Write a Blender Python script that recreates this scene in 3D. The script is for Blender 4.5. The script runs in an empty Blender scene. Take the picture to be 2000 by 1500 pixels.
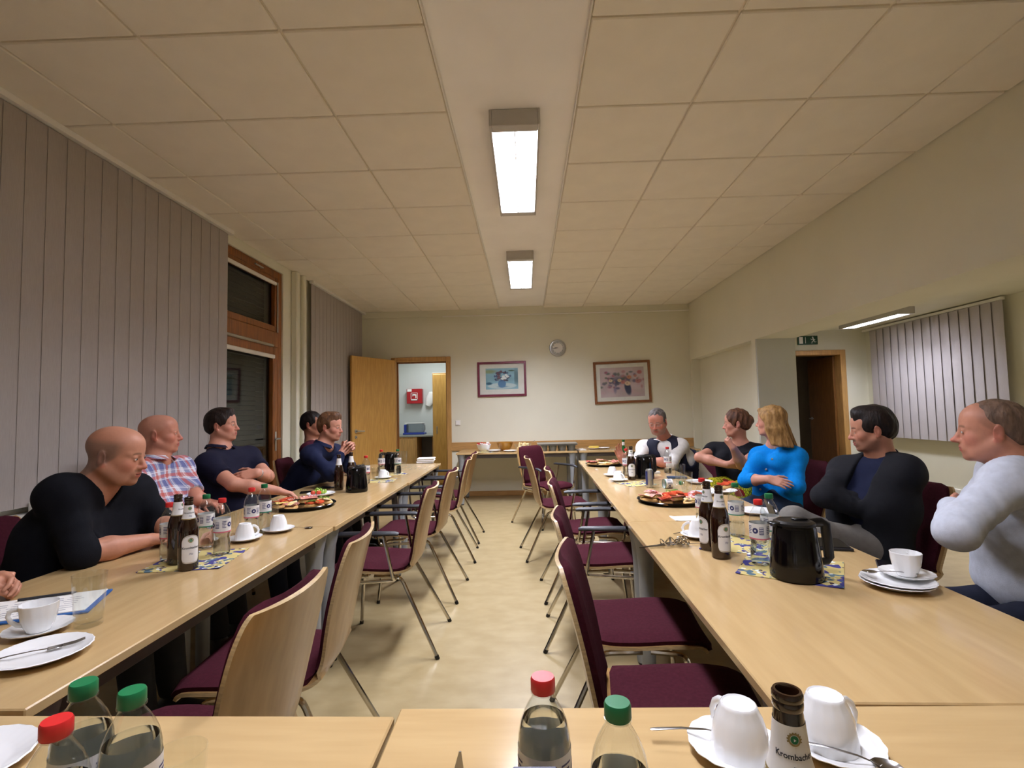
import bpy, math, random
import numpy as np
from mathutils import Vector, Matrix
random.seed(7); rng = np.random.default_rng(7)
SC = bpy.context.scene
COL = SC.collection
pi = math.pi
# ------------------------------------------------------------------ camera, world, exposure
FPX = 985.7; CAM = np.array([0, 0, 1.30])
_pt, _yw, _rl = 0.05594, 0.0269, -0.02134
_f = np.array([-math.sin(_yw)*math.cos(_pt), math.cos(_yw)*math.cos(_pt), math.sin(_pt)])
_r = np.array([math.cos(_yw), math.sin(_yw), 0.0]); _u = np.cross(_r, _f)
_r, _u = math.cos(_rl)*_r + math.sin(_rl)*_u, -math.sin(_rl)*_r + math.cos(_rl)*_u
cam_d = bpy.data.cameras.new('camera'); cam_d.sensor_width = 36; cam_d.lens = 36*FPX/2000; cam_d.clip_start = 0.05
cam = bpy.data.objects.new('camera', cam_d); COL.objects.link(cam); SC.camera = cam
cam.matrix_world = Matrix(((_r[0], _u[0], -_f[0], 0), (_r[1], _u[1], -_f[1], 0), (_r[2], _u[2], -_f[2], 1.30), (0, 0, 0, 1)))
SC.view_settings.view_transform = 'Standard'; SC.view_settings.look = 'None'
SC.view_settings.exposure = 0.0; SC.view_settings.gamma = 1.0; SC.view_settings.use_curve_mapping = False
SC.cycles.diffuse_bounces = 7
w = bpy.data.worlds.new('night'); SC.world = w; w.use_nodes = True
w.node_tree.nodes['Background'].inputs[0].default_value = (0.02, 0.03, 0.06, 1)
w.node_tree.nodes['Background'].inputs[1].default_value = 0.15
LAMP_W = 116.0; ANNEX_W = 92.0; KITCHEN_W = 26.0; LAMP_COL = (0.965, 0.985, 1.13)
# the picture's own survey: a pixel of the photograph to a point on a known plane of the room
def ray(x, y): return _f + _r*(x-1000)/FPX + _u*(750-y)/FPX
def at_z(x, y, z): d = ray(x, y); return CAM + d*((z-1.30)/d[2])
def at_y(x, y, Y): d = ray(x, y); return CAM + d*(Y/d[1])
def at_x(x, y, X): d = ray(x, y); return CAM + d*(X/d[0])

# ------------------------------------------------------------------ materials
def lin(c):
    return tuple((v/12.92 if v <= .04045 else ((v+.055)/1.055)**2.4) for v in (k/255 for k in c))
def mat(name, c, rough=.5, metal=0, var=.08, scale=12, stretch=(1,1,1), bump=0, bscale=None, spec=.5, sheen=0, coat=0, c2=None, lo=.35, hi=.65, detail=3, trans=0, ior=1.45, emit=None):
    m = bpy.data.materials.new(name); m.use_nodes = True
    nt = m.node_tree; N = nt.nodes; b = N['Principled BSDF']; L = nt.links
    tc = N.new('ShaderNodeTexCoord'); mp = N.new('ShaderNodeMapping'); mp.inputs['Scale'].default_value = stretch
    L.new(tc.outputs['Object'], mp.inputs[0])
    no = N.new('ShaderNodeTexNoise'); no.inputs['Scale'].default_value = scale; no.inputs['Detail'].default_value = detail
    L.new(mp.outputs[0], no.inputs['Vector'])
    rp = N.new('ShaderNodeValToRGB'); rp.color_ramp.elements[0].position = lo; rp.color_ramp.elements[1].position = hi
    a = lin(c); d = lin(c2) if c2 else tuple(v*(1-var*2) for v in a)
    rp.color_ramp.elements[0].color = (*d, 1); rp.color_ramp.elements[1].color = (*a, 1)
    L.new(no.outputs[0], rp.inputs[0]); L.new(rp.outputs[0], b.inputs['Base Color'])
    b.inputs['Roughness'].default_value = rough; b.inputs['Metallic'].default_value = metal
    b.inputs['Specular IOR Level'].default_value = spec; b.inputs['IOR'].default_value = ior
    if sheen: b.inputs['Sheen Weight'].default_value = sheen
    if coat: b.inputs['Coat Weight'].default_value = coat; b.inputs['Coat Roughness'].default_value = .08
    if trans: b.inputs['Transmission Weight'].default_value = trans
    if bump:
        bn = N.new('ShaderNodeTexNoise'); bn.inputs['Scale'].default_value = bscale or scale*8; bn.inputs['Detail'].default_value = 2
        L.new(mp.outputs[0], bn.inputs['Vector'])
        bu = N.new('ShaderNodeBump'); bu.inputs['Strength'].default_value = bump; bu.inputs['Distance'].default_value = .004
        L.new(bn.outputs[0], bu.inputs['Height']); L.new(bu.outputs[0], b.inputs['Normal'])
    if emit: b.inputs['Emission Color'].default_value = (*emit[0], 1); b.inputs['Emission Strength'].default_value = emit[1]
    return m
def mat_glass(name, tint=(1,1,1), refl=.9, rough=.03, power=1.0):
    # thin clear wall: fresnel mix of see-through and gloss
    m = bpy.data.materials.new(name); m.use_nodes = True; nt = m.node_tree; N = nt.nodes; L = nt.links
    N.remove(N['Principled BSDF']); out = N['Material Output']
    t = N.new('ShaderNodeBsdfTransparent'); t.inputs[0].default_value = (*tint, 1)
    g = N.new('ShaderNodeBsdfGlossy'); g.inputs['Roughness'].default_value = rough; g.inputs[0].default_value = (refl, refl, refl, 1)
    lw = N.new('ShaderNodeLayerWeight'); lw.inputs[0].default_value = .5
    no = N.new('ShaderNodeTexNoise'); no.inputs['Scale'].default_value = 9
    bu = N.new('ShaderNodeBump'); bu.inputs['Strength'].default_value = .06; L.new(no.outputs[0], bu.inputs['Height']); L.new(bu.outputs[0], g.inputs['Normal'])
    p3 = N.new('ShaderNodeMath'); p3.operation = 'POWER'; p3.inputs[1].default_value = 4; L.new(lw.outputs['Facing'], p3.inputs[0])
    pw = N.new('ShaderNodeMath'); pw.operation = 'MULTIPLY_ADD'; pw.inputs[1].default_value = .55*power; pw.inputs[2].default_value = .045*power; L.new(p3.outputs[0], pw.inputs[0])
    mx = N.new('ShaderNodeMixShader'); L.new(pw.outputs[0], mx.inputs[0]); L.new(t.outputs[0], mx.inputs[1]); L.new(g.outputs[0], mx.inputs[2])
    L.new(mx.outputs[0], out.inputs[0]); return m
def mat_vcol(name, rough=.5, spec=.4, sss=0, bump=0, bscale=300, sheen=0):
    m = bpy.data.materials.new(name); m.use_nodes = True; nt = m.node_tree; N = nt.nodes; L = nt.links; b = N['Principled BSDF']
    a = N.new('ShaderNodeVertexColor'); a.layer_name = 'Col'
    no = N.new('ShaderNodeTexNoise'); no.inputs['Scale'].default_value = 60; no.inputs['Detail'].default_value = 3
    mr = N.new('ShaderNodeMapRange'); mr.inputs[3].default_value = .9; mr.inputs[4].default_value = 1.08; L.new(no.outputs[0], mr.inputs[0])
    vm = N.new('ShaderNodeVectorMath'); vm.operation = 'SCALE'; L.new(a.outputs[0], vm.inputs[0]); L.new(mr.outputs[0], vm.inputs['Scale'])
    L.new(vm.outputs[0], b.inputs['Base Color']); b.inputs['Roughness'].default_value = rough; b.inputs['Specular IOR Level'].default_value = spec
    if sheen: b.inputs['Sheen Weight'].default_value = sheen
    if sss: b.inputs['Subsurface Weight'].default_value = sss; b.inputs['Subsurface Radius'].default_value = (.012, .005, .003); b.inputs['Subsurface Scale'].default_value = .4
    if bump:
        bn = N.new('ShaderNodeTexNoise'); bn.inputs['Scale'].default_value = bscale
        bu = N.new('ShaderNodeBump'); bu.inputs['Strength'].default_value = bump; bu.inputs['Distance'].default_value = .002; L.new(bn.outputs[0], bu.inputs['Height']); L.new(bu.outputs[0], b.inputs['Normal'])
    return m
M = {}
M['wall'] = mat('cream_paint', (226,224,206), .75, var=.02, scale=2, bump=.08, bscale=120, spec=.3)
M['wall_white'] = mat('white_paint', (205,208,204), .75, var=.02, scale=2, bump=.08, bscale=120, spec=.3)
M['tile'] = mat('mineral_fibre', (238,232,219), .9, var=.02, scale=5, bump=.12, bscale=260, spec=.1)
M['band'] = mat('plaster', (250,248,246), .85, var=.02, scale=3, bump=.05, spec=.2)
M['lino'] = mat('linoleum', (165,148,111), .34, c2=(153,135,97), scale=6.5, stretch=(1,1.6,1), detail=12, lo=.36, hi=.68, spec=.4)
M['rail'] = mat('oak_rail', (190,146,88), .45, var=.12, scale=6, stretch=(1,12,12))
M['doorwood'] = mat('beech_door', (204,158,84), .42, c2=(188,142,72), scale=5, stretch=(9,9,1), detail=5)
M['leafshade'] = mat('shaded_door', (120,80,36), .45, c2=(104,66,28), scale=5, stretch=(9,9,1))  # door wood darkened in its colour to stand for the unlit corridor's shade
M['frame'] = mat('beech_frame', (194,150,90), .42, var=.12, scale=5, stretch=(9,9,1))
M['winwood'] = mat('stained_pine', (142,84,34), .4, var=.2, scale=6, stretch=(10,10,1), detail=5)
M['beech'] = mat('beech_laminate', (193,164,117), .15, c2=(183,153,107), scale=3.5, stretch=(9,1.0,4), detail=3, lo=.3, hi=.7, spec=.45)
M['beechx'] = mat('beech_laminate_cross', (193,164,117), .15, c2=(183,153,107), scale=3.5, stretch=(1.0,9,4), detail=3, lo=.3, hi=.7, spec=.45)
M['edge'] = mat('beech_edging', (206,164,108), .4, var=.1, scale=6, stretch=(3,3,20))
M['ply'] = mat('beech_plywood', (176,140,90), .3, c2=(158,120,70), scale=4, stretch=(8,8,1.2), detail=5, lo=.3, hi=.7, coat=.25)
M['plyedge'] = mat('plywood_edge', (190,162,116), .4, var=.15, scale=30, stretch=(1,1,6))
M['maroon'] = mat('maroon_wool', (66,24,34), .95, var=.12, scale=90, bump=.35, bscale=700, spec=.1)
M['chrome'] = mat('chrome', (205,200,192), .12, 1, var=.02)
M['steel'] = mat('cutlery_steel', (170,168,168), .2, 1, var=.03)
M['greysteel'] = mat('grey_powder_coat', (150,154,158), .4, .2, var=.04)
M['apron'] = mat('dark_grey_apron', (96,90,90), .5, .1, var=.06)
M['black'] = mat('black_plastic', (14,14,16), .35, var=.1)
M['blackgloss'] = mat('black_gloss', (9,8,9), .12, var=.1)
M['arm'] = mat('armrest_plastic', (26,27,34), .45, var=.1)
M['blind'] = mat('blind_fabric', (172,164,158), .85, var=.05, scale=20, stretch=(30,30,1), bump=.1, bscale=300, spec=.15)
M['blind2'] = mat('blind_fabric_pale', (196,190,192), .85, var=.05, scale=20, stretch=(30,30,1), bump=.1, bscale=300, spec=.15)
M['alu'] = mat('aluminium', (180,178,172), .35, .8, var=.04)
M['white'] = mat('white_enamel', (236,234,228), .4, var=.02)
M['lampbody'] = mat('lamp_housing', (190,186,180), .45, var=.03)
M['louvre'] = mat('louvre_metal', (215,215,215), .3, .6, var=.03)
M['porc'] = mat('white_porcelain', (240,240,240), .12, var=.015, spec=.6, coat=.3)
M['paper'] = mat('white_paper', (238,236,232), .8, var=.03)
M['glass'] = mat_glass('clear_glass', (.97,.98,.97), .95, .02, 1.0)
M['pet'] = mat_glass('clear_plastic', (.93,.95,.95), .9, .05, 1.3)
M['pane'] = mat_glass('window_pane', (.55,.58,.56), .75, .02, 1.0)
M['water'] = mat('water', (240,246,248), .0, var=0, trans=1, ior=1.18)
M['brown'] = mat('brown_glass', (40,20,9), .06, c2=(32,15,7), spec=.6, coat=.6)
M['greenglass'] = mat('green_glass', (20,92,40), .06, var=.1, spec=.6, coat=.5)
M['capred'] = mat('red_cap', (206,40,40), .4, var=.06)
M['capgreen'] = mat('green_cap', (24,112,66), .4, var=.06)
M['label'] = mat('paper_label', (226,224,222), .55, var=.03)
M['ink'] = mat('blue_ink', (52,54,104), .6, var=.05)
M['inkdark'] = mat('dark_ink', (40,40,46), .6, var=.05)
M['gold'] = mat('gold_print', (150,132,84), .5, .3, var=.05)
M['pink'] = mat('pink_stripe', (214,110,128), .6, var=.04)
M['greenstripe'] = mat('green_stripe', (60,140,110), .6, var=.04)

# ------------------------------------------------------------------ mesh helpers
class MB:
    def __init__(s): s.v = []; s.f = []; s.mi = []; s.n = 0
    def add(s, vs, fs, mi=0):
        vs = np.asarray(vs, float).reshape(-1, 3); s.v.append(vs)
        for f in fs: s.f.append([i+s.n for i in f]); s.mi.append(mi)
        s.n += len(vs); return s
    def box(s, c, sz, b=0, R=None, mi=0):
        h = np.array(sz, float)/2; b = min(b, h.min()*.95); c = np.array(c, float)
        if b <= 0:
            vs = np.array([(x, y, z) for x in (-1, 1) for y in (-1, 1) for z in (-1, 1)])*h
            fs = [(0,1,3,2),(4,6,7,5),(0,4,5,1),(2,3,7,6),(0,2,6,4),(1,5,7,3)]
        else:
            vs = []; idx = {}
            for sx in (-1, 1):
                for sy in (-1, 1):
                    for sz_ in (-1, 1):
                        for a in range(3):
                            p = np.array([sx, sy, sz_])*(h-b); p[a] = (sx, sy, sz_)[a]*h[a]
                            idx[(sx, sy, sz_, a)] = len(vs); vs.append(p)
            fs = []
            for a in range(3):
                o = [k for k in range(3) if k != a]
                for sg in (-1, 1):
                    q = []
                    for (p1, p2) in ((-1,-1),(1,-1),(1,1),(-1,1)):
                        k = [0,0,0]; k[a] = sg; k[o[0]] = p1; k[o[1]] = p2; q.append(idx[(*k, a)])
                    fs.append(q)
                for p1 in (-1, 1):
                    for p2 in (-1, 1):
                        k0 = [0,0,0]; k1 = [0,0,0]; k0[a] = -1; k1[a] = 1
                        for k in (k0, k1): k[o[0]] = p1; k[o[1]] = p2
                        fs.append([idx[(*k0, o[0])], idx[(*k1, o[0])], idx[(*k1, o[1])], idx[(*k0, o[1])]])
            for sx in (-1, 1):
                for sy in (-1, 1):
                    for sz_ in (-1, 1): fs.append([idx[(sx, sy, sz_, a)] for a in range(3)])
            vs = np.array(vs)
            fs = [f if np.dot(np.cross(vs[f[1]]-vs[f[0]], vs[f[2]]-vs[f[0]]), vs[f].mean(0)) > 0 else f[::-1] for f in fs]
        if R is not None: vs = vs @ np.array(R).T
        return s.add(vs + c, fs, mi)
    def lathe(s, prof, c=(0,0,0), seg=24, R=None, mi=0, rfun=None):
        # prof: (radius, height) from start to end; closes to the axis where radius is 0
        vs = []; rings = []
        for (r, z) in prof:
            if r <= 1e-6: rings.append([len(vs)]); vs.append((0, 0, z))
            else:
                ring = []
                for k in range(seg):
                    a = 2*pi*k/seg; rr = r*(rfun(a, z) if rfun else 1)
                    ring.append(len(vs)); vs.append((rr*math.cos(a), rr*math.sin(a), z))
                rings.append(ring)
        fs = []
        for A, B in zip(rings[:-1], rings[1:]):
            if len(A) == 1 and len(B) == 1: continue
            for k in range(seg):
                k2 = (k+1) % seg
                if len(A) == 1: fs.append([A[0], B[k2], B[k]])
                elif len(B) == 1: fs.append([A[k], A[k2], B[0]])
                else: fs.append([A[k], A[k2], B[k2], B[k]])
        vs = np.array(vs)
        if R is not None: vs = vs @ np.array(R).T
        return s.add(vs + np.array(c, float), fs, mi)
    def tube(s, pts, r, seg=8, caps=True, mi=0, closed=False, flat=None):
        P = np.array(pts, float); n = len(P); rr = np.full(n, r) if np.isscalar(r) else np.array(r)
        T = np.zeros_like(P)
        for i in range(n):
            a = P[(i-1) % n] if (i > 0 or closed) else P[i]; b = P[(i+1) % n] if (i < n-1 or closed) else P[i]
            T[i] = b-a; T[i] /= (np.linalg.norm(T[i])+1e-12)
        ref = np.array([0, 0, 1.0]) if abs(T[0][2]) < .9 else np.array([1.0, 0, 0])
        U = np.cross(T[0], ref); U /= np.linalg.norm(U); vs = []
        for i in range(n):
            U = U - T[i]*np.dot(U, T[i]); U /= np.linalg.norm(U); V = np.cross(T[i], U)
            for k in range(seg):
                a = 2*pi*k/seg; fl = flat if flat else 1
                vs.append(P[i] + rr[i]*(math.cos(a)*U + fl*math.sin(a)*V))
        fs = []
        for i in range(n if closed else n-1):
            j = (i+1) % n
            for k in range(seg): k2 = (k+1) % seg; fs.append([i*seg+k, i*seg+k2, j*seg+k2, j*seg+k])
        if caps and not closed:
            fs.append(list(range(seg))[::-1]); fs.append([(n-1)*seg+k for k in range(seg)])
        return s.add(vs, fs, mi)
    def grid(s, P, mi=0, flip=False, wrap=False):
        P = np.asarray(P, float); a, b = P.shape[:2]; fs = []
        for i in range(a-1):
            for j in range(b if wrap else b-1):
                j2 = (j+1) % b; q = [i*b+j, (i+1)*b+j, (i+1)*b+j2, i*b+j2]; fs.append(q[::-1] if flip else q)
        return s.add(P.reshape(-1, 3), fs, mi)
    def slab(s, P, th, mi=0, mi_edge=None):
        # a sheet P (a x b x 3) given thickness th against its normal
        P = np.asarray(P, float); a, b = P.shape[:2]
        du = np.gradient(P, axis=0); dv = np.gradient(P, axis=1); N = np.cross(du, dv); N /= (np.linalg.norm(N, axis=2, keepdims=True)+1e-12)
        Q = P - N*th; base = s.n
        s.grid(P, mi); s.grid(Q, mi, flip=True); o = a*b; me = mi if mi_edge is None else mi_edge
        loop = [(i, 0) for i in range(a)] + [(a-1, j) for j in range(1, b)] + [(i, b-1) for i in range(a-2, -1, -1)] + [(0, j) for j in range(b-2, 0, -1)]
        for k in range(len(loop)):
            i, j = loop[k]; i2, j2 = loop[(k+1) % len(loop)]
            s.f.append([base+i*b+j, base+o+i*b+j, base+o+i2*b+j2, base+i2*b+j2][::-1]); s.mi.append(me)
        return s
    def xform(s, Mx):
        Mx = np.array(Mx); s.v = [v @ Mx[:3, :3].T + Mx[:3, 3] for v in s.v]; return s
    def mesh(s, name, mats, smooth=True, ang=40):
        me = bpy.data.meshes.new(name); V = np.concatenate(s.v) if s.v else np.zeros((0, 3))
        me.from_pydata(V.tolist(), [], s.f)
        if not isinstance(mats, (list, tuple)): mats = [mats]
        for m in mats: me.materials.append(m)
        if len(mats) > 1: me.polygons.foreach_set('material_index', s.mi)
        if smooth:
            me.polygons.foreach_set('use_smooth', [True]*len(me.polygons)); me.set_sharp_from_angle(angle=math.radians(ang))
        me.update(); return me
    def obj(s, name, mats, parent=None, smooth=True, ang=40, loc=None, rz=None, label=None):
        o = bpy.data.objects.new(name, s.mesh(name, mats, smooth, ang)); COL.objects.link(o)
        if parent is not None: o.parent = parent
        if loc is not None: o.location = [float(k) for k in loc]
        if rz is not None: o.rotation_euler[2] = rz
        if label: o['label'] = label
        return o
def tag(o, label, cat, group=None):
    o['label'] = label; o['category'] = cat
    if group: o['group'] = group
    return o
def empty(name, loc, label=None, cat=None, group=None, rz=0, parent=None):
    o = bpy.data.objects.new(name, None); o.empty_display_size = .05; COL.objects.link(o)
    o.location = [float(k) for k in loc]; o.rotation_euler[2] = rz
    if label: tag(o, label, cat, group)
    if parent is not None: o.parent = parent
    return o
def struct(o): o['kind'] = 'structure'; return o
def part(name, me, parent, loc=(0,0,0), rz=0):
    o = bpy.data.objects.new(name, me); COL.objects.link(o); o.parent = parent; o.location = [float(k) for k in loc]; o.rotation_euler[2] = rz; return o
KIDS = {}
def copy_tree(o, parent=None):
    c = o.copy(); COL.objects.link(c)
    if parent is not None: c.parent = parent
    for ch in [x for x in o.children]: copy_tree(ch, c)
    return c
def rotz(a): return np.array([[math.cos(a), -math.sin(a), 0], [math.sin(a), math.cos(a), 0], [0, 0, 1]])
def roty(a): return np.array([[math.cos(a), 0, math.sin(a)], [0, 1, 0], [-math.sin(a), 0, math.cos(a)]])
def rotx(a): return np.array([[1, 0, 0], [0, math.cos(a), -math.sin(a)], [0, math.sin(a), math.cos(a)]])
def text_mesh(txt, size, bold=False, shear=0):
    cu = bpy.data.curves.new('t', 'FONT'); cu.body = txt; cu.size = size; cu.align_x = 'CENTER'; cu.align_y = 'CENTER'; cu.resolution_u = 3; cu.shear = shear
    if bold: cu.offset = size*.02
    o = bpy.data.objects.new('t', cu); COL.objects.link(o); dg = bpy.context.evaluated_depsgraph_get(); dg.update()
    me = o.evaluated_get(dg).to_mesh(); V = np.array([v.co[:] for v in me.vertices]).reshape(-1, 3); F = [list(p.vertices) for p in me.polygons]
    o.evaluated_get(dg).to_mesh_clear(); bpy.data.objects.remove(o); bpy.data.curves.remove(cu); return V, F
# ------------------------------------------------------------------ room shell
XL, XR, YF, YB, ZC, ZB = -2.62, 2.60, 8.0, -1.7, 2.947, 2.982
def S(name, boxes, m, b=0, **k):
    mb = MB()
    for (x0, x1, y0, y1, z0, z1) in boxes: mb.box(((x0+x1)/2, (y0+y1)/2, (z0+z1)/2), (x1-x0, y1-y0, z1-z0), b)
    return struct(mb.obj(name, m, smooth=False, **k))
def B(name, boxes, m, parent=None, b=0, **k):
    mb = MB()
    for (x0, x1, y0, y1, z0, z1) in boxes: mb.box(((x0+x1)/2, (y0+y1)/2, (z0+z1)/2), (x1-x0, y1-y0, z1-z0), b)
    return mb.obj(name, m, parent, smooth=False, **k)
S('floor', [(-3.4, 6.3, YB-.1, 10.7, -.1, 0)], M['lino'])
# far wall with the kitchen doorway
dx0, dx1, dz = -2.08, -1.247, 2.15
S('wall_back', [(-2.95, dx0, YF, YF+.14, 0, 3.1), (dx1, 3.03, YF, YF+.14, 0, 3.1), (dx0, dx1, YF, YF+.14, dz, 3.1)], M['wall'])
S('wall_left', [(XL-.3, XL, YB, 3.35, 0, 3.1)], M['wall']); S('wall_left_far', [(XL-.3, XL, 5.37, 8.0, 0, 3.1)], M['wall']); S('wall_left_lintel', [(XL-.3, XL, 3.35, 5.37, 2.86, 3.1)], M['wall'])
S('wall_front', [(XL-.3, 6.3, YB-.14, YB, 0, 3.1)], M['wall'])
# right wall: a deep lintel over the wide opening, the pier and the shallow niche behind it
S('wall_right', [(XR, XR+.43, YB, 8.0, 2.065, 3.1), (XR, XR+.43, 5.74, 5.84, 0, 2.065), (XR+.13, XR+.43, 5.84, 8.0, 0, 2.065), (XR, XR+.43, 7.93, 8.0, 0, 2.065), (XR, XR+.43, YB, -.9, 0, 2.065)], M['wall'])
S('wall_pier', [(XR+.004, XR+.434, 5.72, 5.74, 0, 2.065)], M['wall_white'])
# ceiling: plaster band in the middle, tiles left and right
ceil = S('ceiling', [(XL-.3, XR+.1, YB-.1, YF+.1, ZB, ZB+.15)], M['band'])
def chamfer_tile(w, d):
    return MB().box((0, 0, 0), (w-.012, d-.012, .02), .005).mesh('ceiling_tile', M['tile'], smooth=False)
cols = []
xs = [XL, -2.266, -1.641, -1.016, -.391]; cols += list(zip(xs[:-1], xs[1:]))
xs = [.308, .933, 1.558, 2.183, XR]; cols += list(zip(xs[:-1], xs[1:]))
ys = [YB] + [2.043+.625*k for k in range(-5, 10)] + [YF-.05]
tm = {}
for x0, x1 in cols:
    for y0, y1 in zip(ys[:-1], ys[1:]):
        key = (round(x1-x0, 3), round(y1-y0, 3))
        if key not in tm: tm[key] = chamfer_tile(*key)
        part('ceiling_tile', tm[key], ceil, ((x0+x1)/2, (y0+y1)/2, ZC+.010))
# suspended grid behind the tile joints and the bright edge profiles along the band
gb = MB()
for x0, x1 in ((XL, -.391), (.308, XR)): gb.box(((x0+x1)/2, (YB+YF-.05)/2, ZC+.020), (x1-x0, YF-.05-YB, .012))
gb.obj('grid_panel', mat('grid_shade', (222,214,198), .8, var=.03), ceil, smooth=False)
for x in (-.389, .306):
    B('edge_profile', [(x-.003, x+.003, YB, YF-.05, ZC-.001, ZB)], M['white'], ceil)
S('trim_1', [(XL, XR, YF-.05, YF, 2.85, ZB)], M['wall'])
S('trim_2', [(-1.3, XR, YF-.062, YF-.045, 2.838, 2.858)], M['white'], .004)
S('trim_3', [(-1.19+.0, XR-.0, YF-.022, YF, .708, .842)], M['rail'], .004)
S('baseboard_back', [(-1.19, XR, YF-.015, YF, 0, .075)], M['rail'], .003)
S('baseboard_right', [(XR+.115, XR+.13, 5.84, 7.93, 0, .075)], M['rail'], .003)
# kitchen doorway: frame, leaf standing open against the window side
d1 = struct(empty('door_1', (dx0, YF, 0)))
fr = MB()
for (x0, x1, z0, z1) in ((dx0-.06, dx0+.012, 0, dz+.06), (dx1-.012, dx1+.06, 0, dz+.06), (dx0+.012, dx1-.012, dz-.012, dz+.06)):
    fr.box(((x0+x1)/2-dx0, .062, (z0+z1)/2), (x1-x0, .18, z1-z0), .006)
fr.obj('door_frame', M['frame'], d1, smooth=False)
fr = MB()
for (x0, x1, z0, z1) in ((dx0+.012, dx0+.03, 0, dz-.012), (dx1-.03, dx1-.012, 0, dz-.012), (dx0+.012, dx1-.012, dz-.03, dz-.012)):
    fr.box(((x0+x1)/2-dx0, .08, (z0+z1)/2), (x1-x0, .05, z1-z0), .003)
fr.obj('door_stop', M['winwood'], d1, smooth=False)
leaf_len = .90
tipx, tipy = at_y(680, 800, 7.55)[:2]
la = math.radians(-118)
lf = empty('door_leaf', (-.02, -.03, 0), rz=la, parent=d1)
leafm = MB().box((leaf_len/2, .02, 1.09), (leaf_len, .04, 2.15), .004).obj('leaf_panel', M['doorwood'], lf, smooth=False)
h = MB()
h.tube([(leaf_len-.07, .04, 1.075), (leaf_len-.07, .085, 1.075), (leaf_len-.085, .09, 1.075), (leaf_len-.19, .09, 1.072)], .009, 8)
h.lathe([(0,0),(.026,0),(.026,.008),(0,.008)], (leaf_len-.07, .04, 1.075), 16, rotx(-pi/2)); h.lathe([(0,0),(.022,0),(.022,.007),(0,.007)], (leaf_len-.07, .04, .99), 16, rotx(-pi/2))
h.obj('door_handle', M['alu'], lf)
MB().box((leaf_len-.07, .048, .988), (.007, .004, .02)).obj('keyhole', M['black'], lf)
for z in (.25, 1.9): MB().lathe([(0,-.05),(.009,-.05),(.009,.05),(0,.05)], (0, .02, z), 10).obj('hinge', M['alu'], lf)
# kitchen beyond
S('wall_kitchen_back', [(-3.4, -.9, 10.41, 10.54, 0, 2.7)], M['wall_white']); S('wall_kitchen_left', [(-2.76, -2.62, 8.14, 10.41, 0, 2.7)], M['wall_white']); S('wall_kitchen_right', [(-1.0, -.86, 8.14, 10.41, 0, 2.7)], M['wall_white'])
S('ceiling_kitchen', [(-3.4, -.8, 8.1, 10.6, 2.6, 2.7)], M['wall_white'])
# window door in the left wall
d2 = struct(empty('door_2', (XL-.06, 4.36, 0)))
y0, y1 = -1.0, 1.01
def wbox(name, L_, m, **k):
    mb = MB()
    for (x, sx, a, b_, z0, z1) in L_: mb.box((x, (a+b_)/2, (z0+z1)/2), (sx, b_-a, z1-z0), .006)
    return mb.obj(name, m, d2, smooth=False, **k)
wbox('door_frame', [(0, .09, y1-.075, y1, 0, 2.86), (0, .09, y0, y0+.075, 0, 2.86), (0, .09, y0+.075, y1-.075, 2.78, 2.86), (0, .09, y0+.075, y1-.075, 2.04, 2.20)], M['winwood'])
wbox('transom_sash', [(.012, .06, y1-.135, y1-.075, 2.20, 2.78), (.012, .06, y0+.075, y0+.135, 2.20, 2.78), (.012, .06, y0+.135, y1-.135, 2.715, 2.78), (.012, .06, y0+.135, y1-.135, 2.20, 2.265)], M['winwood'])
wbox('door_sash', [(.012, .06, y1-.17, y1-.075, 0.02, 2.04), (.012, .06, y0+.075, y0+.17, .02, 2.04), (.012, .06, y0+.17, y1-.17, 1.95, 2.04), (.012, .06, y0+.17, y1-.17, .02, .13)], M['winwood'])
wbox('transom_pane', [(.0, .008, y0+.13, y1-.13, 2.26, 2.72)], M['pane'])
wbox('door_pane', [(.0, .008, y0+.16, y1-.16, .12, 1.96)], M['pane'])
wbox('drip_rail', [(.052, .03, y0+.2, y1-.2, 2.035, 2.06)], M['alu']); wbox('inner_blind_rail', [(.046, .025, y0+.17, y1-.16, 1.915, 1.955), (.046, .025, y0+.13, y1-.13, 2.70, 2.735)], M['white'])
h = MB(); h.tube([(.045, y1-.12, 1.075), (.095, y1-.12, 1.075), (.1, y1-.135, 1.075), (.1, y1-.24, 1.072)], .009, 8)
h.box((.046, y1-.12, 1.05), (.006, .03, .2), .002); h.obj('door_handle', M['alu'], d2)
h = MB(); h.tube([(.05, y1-.45, 2.80), (.075, y1-.45, 2.80), (.075, y1-.60, 2.80)], .008, 8); h.obj('window_catch', M['alu'], d2)
h = MB(); h.tube([(.05, y1-.1, 2.2), (.05, y1-.1, 2.74)], .007, 6); h.obj('stay_rod', M['alu'], d2)
sh = empty('roller_shutter', (XL-.20, 4.36, 0), 'grey outdoor roller shutter lowered behind the glass of the wooden patio door', 'shutter')
slm = MB().box((0, 0, 0), (.014, 1.96, .046), .006).mesh('slat', mat('shutter_grey', (120,116,106), .6, var=.05), smooth=False)
for k in range(58): part('slat', slm, sh, (0, 0, .05+.05*k))
S('trim_4', [(XL, XL+.07, 5.55, 5.63, 0, ZC-.002), ], M['wall'], .01)
pipe = MB(); pipe.tube([(XL+.05, 5.76, .05), (XL+.05, 5.76, ZC-.005)], .032, 14); tag(pipe.obj('heating_pipe', M['wall']), 'cream painted heating riser pipe standing between the patio door and the far vertical blind', 'pipe')
S('trim_5', [(XL, XL+.16, YB, 3.3, .80, .835)], M['white'], .006)
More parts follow.
